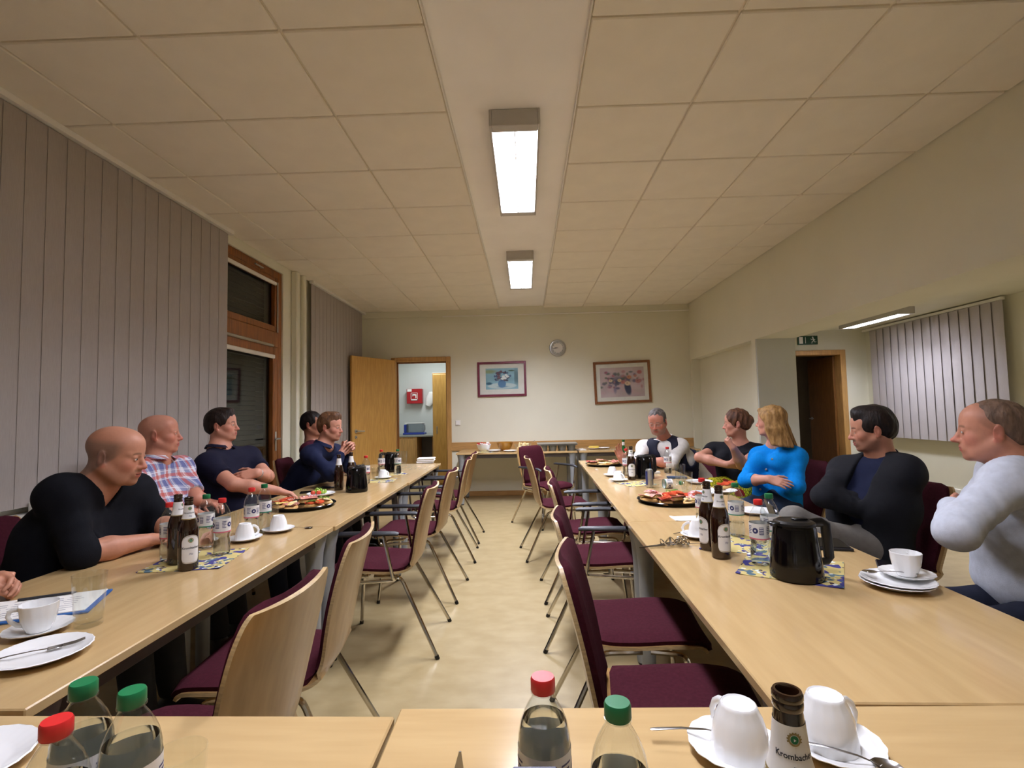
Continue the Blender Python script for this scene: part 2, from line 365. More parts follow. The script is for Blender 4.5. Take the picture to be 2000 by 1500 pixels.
# vertical blinds
def slat_mesh(hh, wd, m, crv=.006):
    mb = MB(); P = np.zeros((2, 5, 3))
    for i in range(2):
        for j in range(5):
            t = j/4-.5; P[i, j] = (crv*math.cos(t*pi), t*wd, i*hh)
    mb.slab(P, .0016); return mb.mesh('slat', m, ang=70)
def blind(name, X, ya, yb, z0, z1, pitch, tilt, m, label, side=1):
    e = empty(name, (X, ya, z0), label, 'blind')
    B('head_rail', [(-.02, .03, 0, yb-ya, z1-z0-.035, z1-z0)], M['white'], e)
    n = int((yb-ya)/pitch); me = slat_mesh(z1-z0-.04, pitch*1.1, m, .0015 if side > 0 else .004)
    for k in range(n):
        part('slat', me, e, (0, pitch*(k+.5), 0), (tilt if side > 0 else pi-tilt) + random.uniform(-.004, .004))
    wt = MB().box((0, 0, .012), (.004, pitch*.9, .02)).mesh('weight', m, smooth=False)
    return e
blind('vertical_blind', XL+.055, YB+.05, 4.30, .87, ZC-.002, .118, .03, M['blind'], 'grey vertical slat blind drawn closed along the left wall behind the bald men')
blind('vertical_blind', XL+.055, 5.96, 7.95, .12, ZC-.002, .118, .03, M['blind'], 'shorter grey vertical blind in the far left corner behind the open door leaf')
# ------------------------------------------------------------------ annex seen through the opening on the right
AX, AY, AZ = 6.0, 9.0, 2.62
S('wall_annex', [(AX, AX+.2, YB, AY+.1, 0, AZ)], M['wall'])
ddx0, ddx1, ddz = 4.72, 5.54, 2.20
S('wall_annex_back', [(3.03, ddx0, AY, AY+.14, 0, AZ), (ddx1, AX, AY, AY+.14, 0, AZ), (ddx0, ddx1, AY, AY+.14, ddz, AZ)], M['wall'])
S('ceiling_annex', [(XR+.43, AX+.2, YB, AY+.14, AZ, AZ+.1)], M['wall'])
S('wall_annex_side', [(XR+.36, XR+.43, 8.0, AY+.1, 0, AZ)], M['wall'])
S('trim_6', [(AX-.03, AX, YB, AY, .02, .10)], M['white'], .006)
S('baseboard_annex', [(3.03, ddx0-.09, AY-.015, AY, 0, .075), (ddx1+.09, AX, AY-.015, AY, 0, .075)], M['rail'], .003)
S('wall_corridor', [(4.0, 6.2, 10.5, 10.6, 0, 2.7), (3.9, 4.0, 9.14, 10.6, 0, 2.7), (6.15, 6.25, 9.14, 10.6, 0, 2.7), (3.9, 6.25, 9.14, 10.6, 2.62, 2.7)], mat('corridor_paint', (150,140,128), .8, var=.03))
d3 = struct(empty('door_3', (ddx0, AY, 0)))
fr = MB()
for (x0, x1, z0, z1) in ((-.08, .012, 0, ddz+.075), (.82-.012, .90, 0, ddz+.075), (.012, .808, ddz-.012, ddz+.075)): fr.box(((x0+x1)/2, .06, (z0+z1)/2), (x1-x0, .19, z1-z0), .006)
fr.obj('door_frame', M['frame'], d3, smooth=False)
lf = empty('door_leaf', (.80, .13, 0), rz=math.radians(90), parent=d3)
MB().box((.40, .02, 1.09), (.80, .04, 2.17), .004).obj('leaf_panel', M['leafshade'], lf, smooth=False)
h = MB(); h.tube([(.73, .04, 1.06), (.73, .09, 1.06), (.60, .09, 1.06)], .009, 8); h.lathe([(0,0),(.026,0),(.026,.008),(0,.008)], (.73, .04, 1.06), 16, rotx(-pi/2)); h.obj('door_handle', M['alu'], lf)
blind('vertical_blind', AX-.085, 6.34, 8.93, .765, 2.60, .162, .10, M['blind2'], 'pale vertical blind with dark gaps on the annex window wall at the right', side=-1)
# ------------------------------------------------------------------ lamps
def lamp(x, y, ztop, wd, ln, label, watt, zb=None, n=14):
    e = empty('ceiling_lamp', (x, y, ztop), label, 'lamp', 'louvre ceiling lamps'); hh = .095; t = .014
    hb = MB()
    hb.box((-wd/2+t/2, 0, -hh/2), (t, ln, hh), .003); hb.box((wd/2-t/2, 0, -hh/2), (t, ln, hh), .003)
    hb.box((0, -ln/2+.035, -hh/2), (wd-2*t, .07, hh), .003); hb.box((0, ln/2-.035, -hh/2), (wd-2*t, .07, hh), .003); hb.box((0, 0, -.006), (wd-2*t, ln-.14, .01))
    hb.obj('housing', M['lampbody'], e, smooth=False)
    lb = MB().box((0, 0, -.078), (wd-.034, .0025, .028)).mesh('louvre_blade', M['louvre'], smooth=False)
    for k in range(n): part('louvre_blade', lb, e, (0, -ln/2+.07+(ln-.14)*(k+.5)/n, 0))
    MB().box((0, 0, -.071), (.006, ln-.14, .046)).obj('louvre_spine', M['louvre'], e, smooth=False)
    tubem = mat('tube_glow', (255,255,255), emit=(LAMP_COL, 6.0), var=0)
    for sx in (-1, 1):
        tb = MB(); tb.tube([(sx*wd*.22, -ln/2+.08, -.030), (sx*wd*.22, ln/2-.08, -.030)], .008, 8); tb.obj('tube', tubem, e)
    L = bpy.data.lights.new('lamp_light', 'AREA'); L.shape = 'RECTANGLE'; L.size = wd-.05; L.size_y = ln-.16; L.energy = watt; L.color = LAMP_COL
    lo = bpy.data.objects.new('lamp_light', L); COL.objects.link(lo); lo.parent = e; lo.location = (0, 0, -.044)
    return e
lamp(-.028, 3.36, ZB, .285, 1.30, 'louvred ceiling lamp nearest the viewer on the central plaster band', LAMP_W*1.06)
lamp(-.028, 5.83, ZB, .285, 1.30, 'louvred ceiling lamp farther back on the central plaster band', LAMP_W*1.32)
lamp(-.028, 0.90, ZB, .285, 1.30, 'louvred ceiling lamp on the plaster band above the front tables, behind the frame top', LAMP_W*.53)
lamp(5.2, 7.6, AZ, .20, 1.35, 'slim bright strip lamp on the annex ceiling near the vertical blind', ANNEX_W*.66)
lamp(4.6, 3.4, AZ, .20, 1.35, 'strip lamp of the annex ceiling outside the picture on the right', ANNEX_W*1.35)
L = bpy.data.lights.new('kitchen_light', 'AREA'); L.shape = 'RECTANGLE'; L.size = .3; L.size_y = 1.2; L.energy = KITCHEN_W; L.color = (.86, .94, 1.0)
lo = bpy.data.objects.new('kitchen_light', L); COL.objects.link(lo); lo.location = (-1.8, 9.2, 2.58)
# ------------------------------------------------------------------ tables
def table(cx, cy, lx, ly, label, rz=0, grain='y', group=None, zt=.735, legs=((-1,-1),(-1,1),(1,-1),(1,1)), inset=.07):
    e = empty('conference_table', (cx, cy, 0), label, 'table', group, rz)
    MB().box((0, 0, zt-.0125), (lx, ly, .025), .003).obj('table_top', M['beech'] if grain == 'y' else M['beechx'], e, smooth=False)
    for s in (-1, 1):
        MB().box((s*(lx/2-.055), 0, zt-.053), (.022, ly-.20, .052), .003).obj('apron', M['apron'], e, smooth=False)
        MB().box((0, s*(ly/2-.055), zt-.053), (lx-.20, .022, .052), .003).obj('apron', M['apron'], e, smooth=False)
    for sx, sy in legs:
        lg = MB(); prof = [(0,.012),(.030,.012),(.033,.03),(.034,.40),(.036,.52),(.044,.62),(.058,.69),(.062,zt-.026),(0,zt-.026)]
        lg.lathe(prof, (0,0,0), 18); l = lg.obj('leg', M['greysteel'], e, loc=(sx*(lx/2-inset), sy*(ly/2-inset), 0))
        MB().lathe([(0,0),(.026,0),(.028,.014),(0,.014)], (0,0,0), 14).obj('foot_glide', M['black'], l)
    return e
def row(pts, ln, labels, group):
    for (cx, cy, rz), lb in zip(pts, labels): table(cx, cy, .80, ln, lb, rz, 'y', group)
g = 'tables of the two long rows'
row([(-1.402, 1.80, 0), (-1.396, 3.40, .004), (-1.388, 5.00, .004)], 1.595,
    ['beech table nearest the viewer in the left row, with beer bottles on a napkin', 'middle beech table of the left row, carrying the black sandwich tray and grapes', 'far beech table of the left row, with the stack of white napkins'], g)
a = -.0245
row([(.88, 1.80, a), (.92, 3.40, a), (.962, 5.00, a)], 1.595,
    ['beech table nearest the viewer in the right row, under the big black jug', 'middle beech table of the right row, carrying the round sandwich tray', 'far beech table of the right row, in front of the man in the vest'], g)
g = 'front tables across the foot of the rows'
table(-1.065, .585, 1.60, .80, 'beech front table on the left, under the three water bottles at the picture edge', -.012, 'x', g)
table(.545, .60, 1.60, .80, 'beech front table on the right, under the upturned cups and the beer bottle', 0, 'x', g)
g = 'buffet tables along the back wall'
table(-.15, 7.56, 1.72, .78, 'buffet table along the back wall, with bowls and the grey bottle crate', 0, 'x', g)
table(1.58, 7.56, 1.70, .78, 'buffet table along the back wall behind the vest man, with cake plates', 0, 'x', g)
# ------------------------------------------------------------------ chairs (seat front towards +x)
def prof(s):
    # centre line of the one-piece plywood shell; s 0 seat front .. 1 back top
    P = [(.235,.425,.200),(.215,.442,.212),(.12,.445,.222),(0,.436,.222),(-.10,.432,.212),(-.165,.440,.196),(-.205,.468,.184),(-.224,.515,.182),(-.240,.60,.196),(-.258,.69,.205),(-.284,.795,.203),(-.302,.855,.188),(-.310,.876,.168)]
    t = s*(len(P)-1); i = min(int(t), len(P)-2); f = t-i
    p0, p1, p2, p3 = P[max(i-1, 0)], P[i], P[i+1], P[min(i+2, len(P)-1)]
    return [.5*(2*b+(c-a)*f+(2*a-5*b+4*c-d)*f*f+(-a+3*b-3*c+d)*f**3) for a, b, c, d in zip(p0, p1, p2, p3)]
def shell(s0, s1, n, m, wk, off, bow=.022):
    G = np.zeros((n, m, 3))
    for i in range(n):
        s = s0+(s1-s0)*i/(n-1); x, z, hw = prof(s)
        x2, z2, _ = prof(min(s+.01, 1)); x1, z1, _ = prof(max(s-.01, 0)); tx, tz = x2-x1, z2-z1; l = math.hypot(tx, tz)+1e-9
        nx, nz = tz/l, -tx/l                              # towards the sitter
        e = min(s-s0, s1-s)/(s1-s0); 
        for j in range(m):
            v = j/(m-1)*2-1; b = bow*(v*v)*(1 if s > .5 else .25)
            G[i, j] = (x+nx*(off+b), v*(hw-wk), z+nz*(off+b))
    return G
def pad(s0, s1, n, m, wk=.012):
    mb = MB(); A = shell(s0, s1, n, m, wk, .004); Bm = shell(s0, s1, n, m, wk, .024)
    for i in range(n):
        for j in range(m):
            u = i/(n-1)*2-1; v = j/(m-1)*2-1; k = max(abs(u)**6, abs(v)**8)
            Bm[i, j] = Bm[i, j]*(1-k*.85)+A[i, j]*k*.85
            if abs(u) > .8 and abs(v) > .9:
                c = A.mean((0, 1)); 
    return mb.slab(Bm, .019)
def rounded_shell():
    G = shell(0, 1, 40, 13, 0, 0)
    return MB().slab(G, .011, 0, 1)
CH = {}
CH['shell'] = rounded_shell().mesh('shell', [M['ply'], M['plyedge']])
CH['seat'] = pad(.012, .40, 16, 11).mesh('seat', M['maroon'])
CH['back'] = pad(.47, .965, 18, 11, .027).mesh('backrest', M['maroon'])
def tub(pts, r=.0105, n=8, name='leg', m='chrome'):
    P = [np.array(p, float) for p in pts]; out = [P[0]]
    for a, b, c in zip(P[:-2], P[1:-1], P[2:]):
        d1 = (a-b); d2 = (c-b); k = min(.035, np.linalg.norm(d1)*.45, np.linalg.norm(d2)*.45)
        p0 = b+d1/np.linalg.norm(d1)*k; p2 = b+d2/np.linalg.norm(d2)*k
        for t in (0, .25, .5, .75, 1): out.append((1-t)**2*p0+2*t*(1-t)*b+t*t*p2)
    out.append(P[-1]); return MB().tube(out, r, n).mesh(name, M[m])
for s, k in ((-1, 'r'), (1, 'l')):
    CH['legf'+k] = tub([(.05, s*.165, .415), (.175, s*.178, .412), (.215, s*.232, .008)])
    CH['legb'+k] = tub([(.02, s*.165, .413), (-.13, s*.175, .409), (-.335, s*.242, .008)])
    CH['gf'+k] = MB().tube([(.2145, s*.2318, .02), (.2155, s*.2325, 0)], .0122, 8).mesh('leg_cap', M['black'])
    CH['gb'+k] = MB().tube([(-.329, s*.2405, .019), (-.337, s*.2425, 0)], .0122, 8).mesh('leg_cap', M['black'])
    CH['armf'+k] = tub([(-.10, s*.19, .405), (-.10, s*.222, .407), (.20, s*.262, .405), (.225, s*.272, .66)], .009, 8, 'arm_support')
    CH['armb'+k] = tub([(-.10, s*.215, .407), (-.105, s*.25, .42), (-.06, s*.27, .655)], .009, 8, 'arm_support')
    CH['pad'+k] = MB().tube([(-.14, s*.268, .664), (-.12, s*.27, .668), (.02, s*.274, .670), (.20, s*.272, .668), (.245, s*.270, .660), (.262, s*.27, .648)], [.014,.02,.022,.022,.02,.012], 10, flat=.62).mesh('arm_pad', M['arm'])
CH['cross'] = tub([(.06, -.165, .412), (.06, .165, .412)], .009, 8, 'cross_bar')
CH['cross2'] = tub([(-.08, -.17, .409), (-.08, .17, .409)], .009, 8, 'cross_bar')
def chair(x, y, rz, label, arms=False, group='maroon upholstered stacking chairs'):
    e = empty('stacking_chair', (x, y, 0), label, 'chair', group, rz)
    part('shell', CH['shell'], e); part('seat', CH['seat'], e); part('backrest', CH['back'], e)
    for k in 'rl':
        for fb in 'fb':
            l = part('leg', CH['leg'+fb+k], e); part('leg_cap', CH['g'+fb+k], l)
        if arms:
            part('arm_support', CH['armf'+k], e); part('arm_support', CH['armb'+k], e); part('arm_pad', CH['pad'+k], e)
    part('cross_bar', CH['cross'], e); part('cross_bar', CH['cross2'], e)
    return e
D = math.radians
# left row, aisle side (backs to the aisle)
chair(-.86, 1.26, D(176), 'maroon chair without arms nearest the viewer on the aisle side of the left row')
chair(-.88, 1.80, D(185), 'maroon chair without arms, second from the viewer on the aisle side of the left row')
chair(-.84, 2.98, D(181), 'armchair with black pads, third from the viewer along the aisle side of the left row', True)
chair(-.83, 3.77, D(178), 'armchair with black pads, fourth from the viewer along the aisle side of the left row', True)
chair(-.82, 4.67, D(183), 'armchair on the aisle side of the left row, second from its far end', True)
chair(-.83, 5.33, D(179), 'armchair on the aisle side of the left row, at its far end', True)
# right row, aisle side
chair(.385, 1.50, D(-7), 'maroon chair nearest the viewer on the aisle side of the right row, seat out front')
chair(.40, 2.08, D(-5), 'maroon chair without arms, second from the viewer on the aisle side of the right row')
chair(.425, 3.02, D(-4), 'armchair with black pads, third from the viewer along the aisle side of the right row', True)
chair(.43, 3.74, D(2), 'armchair showing its pale wooden back, fourth on the aisle side of the right row', True)
chair(.28, 4.72, D(7), 'armless chair with pale wooden back, fifth on the aisle side of the right row')
chair(.20, 5.92, D(-52), 'armchair turned askew in the aisle before the buffet, maroon backrest showing', True)
# right row, wall side
chair(1.50, .98, D(195), 'empty maroon chair at the right picture edge beside the man in the pale shirt')
# ------------------------------------------------------------------ table ware
ZT = .735
def T(px, py, z=ZT): p = at_z(px, py, z); return (p[0], p[1], z+.0005)
def arc_patch(mb, r, a0, a1, z0, z1, mi, n=None, rz=None, off=.0003):
    n = n or max(2, int(abs(a1-a0)/.12)+1); P = np.zeros((2, n, 3))
    for j in range(n):
        a = a0+(a1-a0)*j/(n-1)
        for i, z in enumerate((z0, z1)):
            R = (r(z) if callable(r) else r)+off; P[i, j] = (R*math.cos(a), R*math.sin(a), z)
    mb.grid(P, mi, flip=True)
def wrap_text(mb, txt, size, r, zc, a0, mi, off=.0005, bold=False, shear=0):
    V, F = text_mesh(txt, size, bold, shear); 
    if not len(V): return
    out = []
    for x, y, _ in V:
        R = (r(zc+y) if callable(r) else r)+off; a = a0+x/R; out.append((R*math.cos(a), R*math.sin(a), zc+y))
    mb.add(out, F, mi)
def wrap_disc(mb, r, cz, rad, a0, mi, off, n=20, inner=0):
    pts = []; 
    for k in range(n):
        t = 2*pi*k/n; x, y = rad*math.cos(t), rad*math.sin(t); R = (r(cz+y) if callable(r) else r)+off; pts.append((R*math.cos(a0+x/R), R*math.sin(a0+x/R), cz+y))
    if not inner:
        R = (r(cz) if callable(r) else r)+off; pts.append((R*math.cos(a0), R*math.sin(a0), cz)); mb.add(pts, [[k, (k+1) % n, n] for k in range(n)], mi)
    else:
        q = []
        for k in range(n):
            t = 2*pi*k/n; x, y = inner*math.cos(t), inner*math.sin(t); R = (r(cz+y) if callable(r) else r)+off; q.append((R*math.cos(a0+x/R), R*math.sin(a0+x/R), cz+y))
        mb.add(pts+q, [[k, (k+1) % n, n+(k+1) % n, n+k] for k in range(n)], mi)
# -- water bottle
PETP = [(0,.006),(.014,.004),(.022,0),(.0295,.004),(.0325,.014),(.0328,.050),(.0318,.060),(.0296,.072),(.0305,.084),(.0326,.092),(.0330,.100),(.0330,.150),(.0322,.162),(.0295,.176),(.0245,.189),(.0185,.200),(.0138,.2075),(.0128,.211)]
def rad_of(pf):
    zz = np.array([p[1] for p in pf[2:]]); rr = np.array([p[0] for p in pf[2:]]); o = np.argsort(zz)
    return lambda z: float(np.interp(z, zz[o], rr[o]))
petr = rad_of(PETP)
PM = {}
mb = MB(); mb.lathe(PETP+[(.0128,.212),(.0160,.2125),(.0160,.2145),(.0128,.215),(.0124,.224)], seg=32, rfun=lambda a, z: 1+(.018*math.cos(6*a) if z < .045 else 0)); PM['wall'] = mb.mesh('bottle_wall', M['pet'])
for nm, (body, top) in dict(red=('capred', 0), green=('capgreen', 0)).items():
    mb = MB(); mb.lathe([(0,.213),(.0140,.213),(.0152,.215),(.0152,.229),(.0140,.2315),(0,.2315)], seg=36, rfun=lambda a, z: 1+.012*math.cos(36*a/2) if .214 < z < .23 else 1); PM['cap'+nm] = mb.mesh('cap', M[body])
    mb = MB(); arc_patch(mb, petr, 0, 2*pi, .098, .150, 0, 40); arc_patch(mb, petr, 0, 2*pi, .094, .099, 1, 40, off=.0005)
    for k, a in enumerate((.0, 2.1, 4.2)):
        for r_ in range(5): arc_patch(mb, petr, a+.1, a+.1+(.5, .42, .5, .34, .46)[r_], .138-.006*r_, .1405-.006*r_, 2, off=.0006)
        wrap_disc(mb, petr, .125, .010, a+1.0, 2, .0006); wrap_disc(mb, petr, .125, .0035, a+1.0, 0, .0008)
        arc_patch(mb, petr, a+1.4, a+1.85, .112, .138, 2, off=.0006)
        for r_ in range(4): arc_patch(mb, petr, a+1.43, a+1.82, .115+.006*r_, .118+.006*r_, 0, off=.0008)
    PM['label'+nm] = mb.mesh('label', [M['label'], M['pink'] if nm == 'red' else M['greenstripe'], M['ink']])
def water_mesh(level):
    pf = [(max(r-.0012, 0), z+.0008) for r, z in PETP if z+.0008 < level]; pf.append((petr(level)-.0012, level)); pf.append((0, level)); pf[0] = (0, pf[0][1])
    return MB().lathe(pf, seg=28).mesh('water', M['water'])
def pet(px, py, cap, label, level=.165, rz=0, loc=None, z=ZT):
    e = empty('water_bottle', loc if loc is not None else T(px, py, z), label, 'bottle', 'small plastic water bottles', rz)
    part('bottle_wall', PM['wall'], e); part('cap', PM['cap'+cap], e); part('label', PM['label'+cap], e)
    if level > .02:
        k = 'w%d' % int(level*1000)
        if k not in PM: PM[k] = water_mesh(level)
        part('water', PM[k], e)
    return e
# -- beer bottle
BP = [(0,.004),(.020,.003),(.029,0),(.0335,.004),(.0342,.012),(.0342,.140),(.0330,.155),(.0290,.172),(.0235,.188),(.0195,.202),(.0172,.218),(.0150,.240),(.0140,.250)]
beerr = rad_of(BP)
BM = {}
BM['glass'] = MB().lathe(BP+[(.0138,.251),(.0150,.2525),(.0150,.2585),(.0142,.260),(.0152,.2615),(.0152,.2665),(.0138,.269),(.0112,.269),(.0100,.266),(.0100,.235),(.009,.225),(0,.222)], seg=32).mesh('bottle_glass', M['brown'])
mb = MB()
# body label: an upright panel with an arched top
nz, na = 15, 17; hw = .88
P = np.zeros((nz, na, 3))
for i in range(nz):
    for j in range(na):
        v = j/(na-1)*2-1; t = i/(nz-1); zt_ = .108+.024*math.sqrt(max(0, 1-v*v)); zb_ = .044-.016*math.sqrt(max(0, 1-abs(v)**4)); a = v*hw; z = zb_+(zt_-zb_)*t
        P[i, j] = ((.0342+.0004)*math.cos(a), (.0342+.0004)*math.sin(a), z)
mb.grid(P, 0, flip=True)
PG = P.copy(); mb.grid(np.stack([P[0]*1.0+[0,0,.002], P[0]+[0,0,.0035]])*np.array([1.012,1.012,1]), 2, flip=True); mb.grid(np.stack([P[-1]-[0,0,.0035], P[-1]-[0,0,.002]])*np.array([1.012,1.012,1]), 2, flip=True)
def emblem(mb, r, z, s, off):
    wrap_disc(mb, r, z, s, 0, 2, off, inner=s*.72); wrap_disc(mb, r, z, s*.62, 0, 3, off)
    wrap_disc(mb, r, z-s*.05, s*.26, 0, 0, off+.0002, 3)
    for k in range(10):
        a = pi*(-.1+1.2*k/9); wrap_disc(mb, r, z+s*1.02*math.sin(a), s*.14, s*1.02*math.cos(a)/.0342 if callable(r) is False else s*1.02*math.cos(a)/r(z), 2, off+.0001, 6)
emblem(mb, .0342, .112, .0085, .0007)
wrap_text(mb, 'Krombacher', .0115, .0342, .085, 0, 1, .0007, True); wrap_text(mb, 'Pils', .0105, .0342, .062, 0, 4, .0007, False, .4)
BM['label'] = mb.mesh('body_label', [M['label'], M['inkdark'], M['gold'], M['capgreen'], M['ink']])
mb = MB(); arc_patch(mb, beerr, 0, 2*pi, .192, .240, 0, 40)
n_ = len(mb.v)
P = np.zeros((5, 36, 3))
for i in range(5):
    for j in range(36): z = .190+.050*i/4; R = beerr(z)+.0005; a = 2*pi*j/35; P[i, j] = (R*math.cos(a), R*math.sin(a), z)
mb = MB(); mb.grid(P, 0, flip=True); arc_patch(mb, beerr, 0, 2*pi, .188, .191, 2, 36, off=.0006)
emblem(mb, beerr, .228, .0062, .0009); wrap_text(mb, 'Krombacher', .0078, beerr, .212, 0, 1, .0009, True); wrap_text(mb, 'Pils', .0085, beerr, .200, 0, 4, .0009, False, .4)
BM['neck'] = mb.mesh('neck_label', [M['label'], M['inkdark'], M['gold'], M['capgreen'], M['ink']])
def beer(px, py, label, rz=-pi/2, loc=None, z=ZT):
    e = empty('beer_bottle', loc if loc is not None else T(px, py, z), label, 'bottle', 'brown beer bottles with white labels', rz)
    part('bottle_glass', BM['glass'], e); part('body_label', BM['label'], e); part('neck_label', BM['neck'], e); return e
# -- tumbler
def tum(h, r0, r1, t=.002): return MB().lathe([(0,0),(r0*.9,0),(r0,.003),(r0+(r1-r0)*.5,h*.5),(r1,h-.001),(r1-t*.5,h),(r1-t,h-.001),(r0+(r1-r0)*.5-t,h*.5),(r0-t,.014),(r0*.6,.010),(0,.009)], seg=36).mesh('glass', M['glass'])
TM = {'big': tum(.142, .032, .0405), 'small': tum(.115, .026, .033)}
def tumbler(px, py, label, kind='small', flip=False, loc=None):
    p = loc if loc is not None else T(px, py); o = bpy.data.objects.new('drinking_glass', TM[kind]); COL.objects.link(o)
    o.location = p
    if flip: o.rotation_euler[0] = pi; o.location[2] += .115 if kind == 'small' else .142
    return tag(o, label, 'glass', 'clear drinking glasses')
# -- cup, saucer, plate
flute = lambda a, z: 1+.012*math.cos(14*a+z*40)
CUPP = [(0,.002),(.022,.002),(.024,0),(.026,.002),(.0265,.005),(.032,.016),(.0375,.034),(.0405,.052),(.0418,.066),(.0425,.072),(.0412,.0728),(.0395,.066),(.036,.034),(.030,.016),(.022,.008),(0,.007)]
CM = {}
CM['cup'] = MB().lathe(CUPP, seg=56, rfun=flute).mesh('cup_body', M['porc'])
CM['handle'] = MB().tube([(.039,0,.058),(.052,0,.062),(.064,0,.056),(.067,0,.044),(.060,0,.030),(.047,0,.020),(.035,0,.018)], [.0042,.0042,.004,.0038,.0038,.004,.0044], 10, flat=1.5).mesh('handle', M['porc'])
CM['coffee'] = None
scal = lambda a, z: 1+.012*math.cos(16*a) 
CM['saucer'] = MB().lathe([(0,.004),(.024,.004),(.026,.001),(.044,.003),(.060,.010),(.074,.016),(.0745,.0175),(.060,.0125),(.044,.0065),(.030,.0065),(.028,.0055),(0,.0055)], seg=64, rfun=lambda a, z: 1+(.014*math.cos(16*a) if z > .009 else 0)).mesh('saucer', M['porc'])
def plate_mesh(r): return MB().lathe([(0,.004),(r*.55,.004),(r*.58,.001),(r*.66,.004),(r*.97,.017),(r,.0185),(r*.97,.020),(r*.68,.0085),(r*.60,.0065),(0,.0065)], seg=72, rfun=lambda a, z: 1+(.010*math.cos(24*a) if z > .009 else 0)).mesh('plate', M['porc'])
CM['plate'] = plate_mesh(.098); CM['splate'] = plate_mesh(.078)
def single(name, me, loc, label, cat, group=None, rz=0):
    o = bpy.data.objects.new(name, me); COL.objects.link(o); o.location = [float(k) for k in loc]; o.rotation_euler[2] = rz; return tag(o, label, cat, group)
def cup(loc, label, rz=0, flip=False, s=1):
    e = empty('coffee_cup', loc, label, 'cup', 'white coffee cups', rz)
    part('cup_body', CM['cup'], e); part('handle', CM['handle'], e)
    if flip: e.rotation_euler[0] = pi; e.location[2] += .0728*s
    e.scale = (s, s, s); return e
def saucer(loc, label, rz=0): return single('saucer', CM['saucer'], loc, label, 'saucer', 'white saucers under cups', rz)
def cupset(px, py, where, rz=0, flip=True, dz=0, s=1, hrz=None):
    x, y, z = T(px, py); z += dz
    saucer((x, y, z), 'white saucer under the '+' '.join(where.split()[:12]))
    return cup((x, y, z+.0062), where[0].lower()+where[1:], hrz if hrz is not None else rz, flip, s)
def plate(px, py, label, kind='plate', dz=0, loc=None):
    p = loc if loc is not None else T(px, py); return single('plate', CM[kind], (p[0], p[1], p[2]+dz), label, 'plate', 'white plates')
# -- cutlery
sp = MB(); P = np.zeros((7, 9, 3))
for i in range(7):
    for j in range(9): u = i/6*2-1; v = j/8*2-1; w_ = math.sqrt(max(0, 1-u*u))*.0135+.0005; P[i, j] = (.058+u*.022, v*w_, .004-.006*(1-u*u)*(1-v*v)+.002)
sp.slab(P, .0012); sp.tube([(.036,0,.005),(.02,0,.008),(-.02,0,.009),(-.06,0,.006),(-.072,0,.005)], [.002,.0024,.003,.0042,.003], 8, flat=.4); CM['spoon'] = sp.mesh('spoon', M['steel'])
fk = MB(); fk.box((.062, 0, .006), (.03, .020, .0014), .0006)
for k in range(4): fk.tube([(.076, -.0078+.0052*k, .006), (.10, -.0078+.0052*k, .007), (.118, -.0074+.005*k, .011)], [.0014, .0013, .0008], 6)
fk.tube([(.05,0,.006),(.02,0,.009),(-.02,0,.010),(-.075,0,.006),(-.085,0,.005)], [.003,.0024,.003,.0046,.0035], 8, flat=.4); CM['fork'] = fk.mesh('fork', M['steel'])
def spoon(loc, rz, label): return single('teaspoon', CM['spoon'], loc, label, 'spoon', 'steel teaspoons', rz)
# -- insulated jug
JM = {}
JM['body'] = MB().lathe([(0,.0),(.074,0),(.079,.004),(.080,.02),(.077,.06),(.070,.12),(.064,.165),(.060,.172),(0,.172)], seg=40).mesh('jug_body', M['blackgloss'])
lid = MB().lathe([(.060,.172),(.064,.176),(.063,.182),(.052,.188),(.045,.186),(.020,.187),(0,.188)], seg=36)
lid.box((-.062, 0, .180), (.05, .034, .010), .004); lid.box((.02, 0, .190), (.05, .022, .008), .003); JM['lid'] = lid.mesh('lid', M['black'])
JM['handle'] = MB().tube([(.052,0,.176),(.095,0,.176),(.112,0,.168),(.116,0,.12),(.120,0,.06),(.112,0,.048),(.080,0,.046)], [.010,.012,.013,.013,.013,.010,.009], 10, flat=1.35).mesh('handle', M['black'])
def jug(px, py, label, rz, loc=None):
    e = empty('insulated_jug', loc if loc is not None else T(px, py), label, 'jug', 'black insulated coffee jugs', rz)
    for k in ('body', 'lid', 'handle'): part({'body': 'jug_body'}.get(k, k), JM[k], e)
    return e
# -- paper napkins with a blue and yellow print
def napkin_mat():
    m = mat('printed_napkin', (200,184,118), .85, c2=(184,166,104), scale=9); nt = m.node_tree; N = nt.nodes; L = nt.links; b = N['Principled BSDF']
    tc = [n for n in N if n.type == 'TEX_COORD'][0]; src = b.inputs['Base Color'].links[0].from_socket
    for sc_, thr, c in ((17, .56, (52,50,118)), (23, .60, (70,96,110)), (29, .63, (214,222,220)), (31, .655, (50,30,44))):
        no = N.new('ShaderNodeTexNoise'); no.inputs['Scale'].default_value = sc_; no.inputs['Detail'].default_value = 1.5
        L.new(tc.outputs['Object'], no.inputs['Vector']); cp = N.new('ShaderNodeMath'); cp.operation = 'GREATER_THAN'; cp.inputs[1].default_value = thr; L.new(no.outputs[0], cp.inputs[0])
        mx = N.new('ShaderNodeMixRGB'); L.new(cp.outputs[0], mx.inputs[0]); L.new(src, mx.inputs[1]); mx.inputs[2].default_value = (*lin(c), 1); src = mx.outputs[0]
    L.new(src, b.inputs['Base Color']); return m
M['napkin'] = napkin_mat(); M['bluewhite'] = mat('blue_white_tissue', (228,230,236), .8, c2=(70,100,180), scale=30, lo=.4, hi=.5)
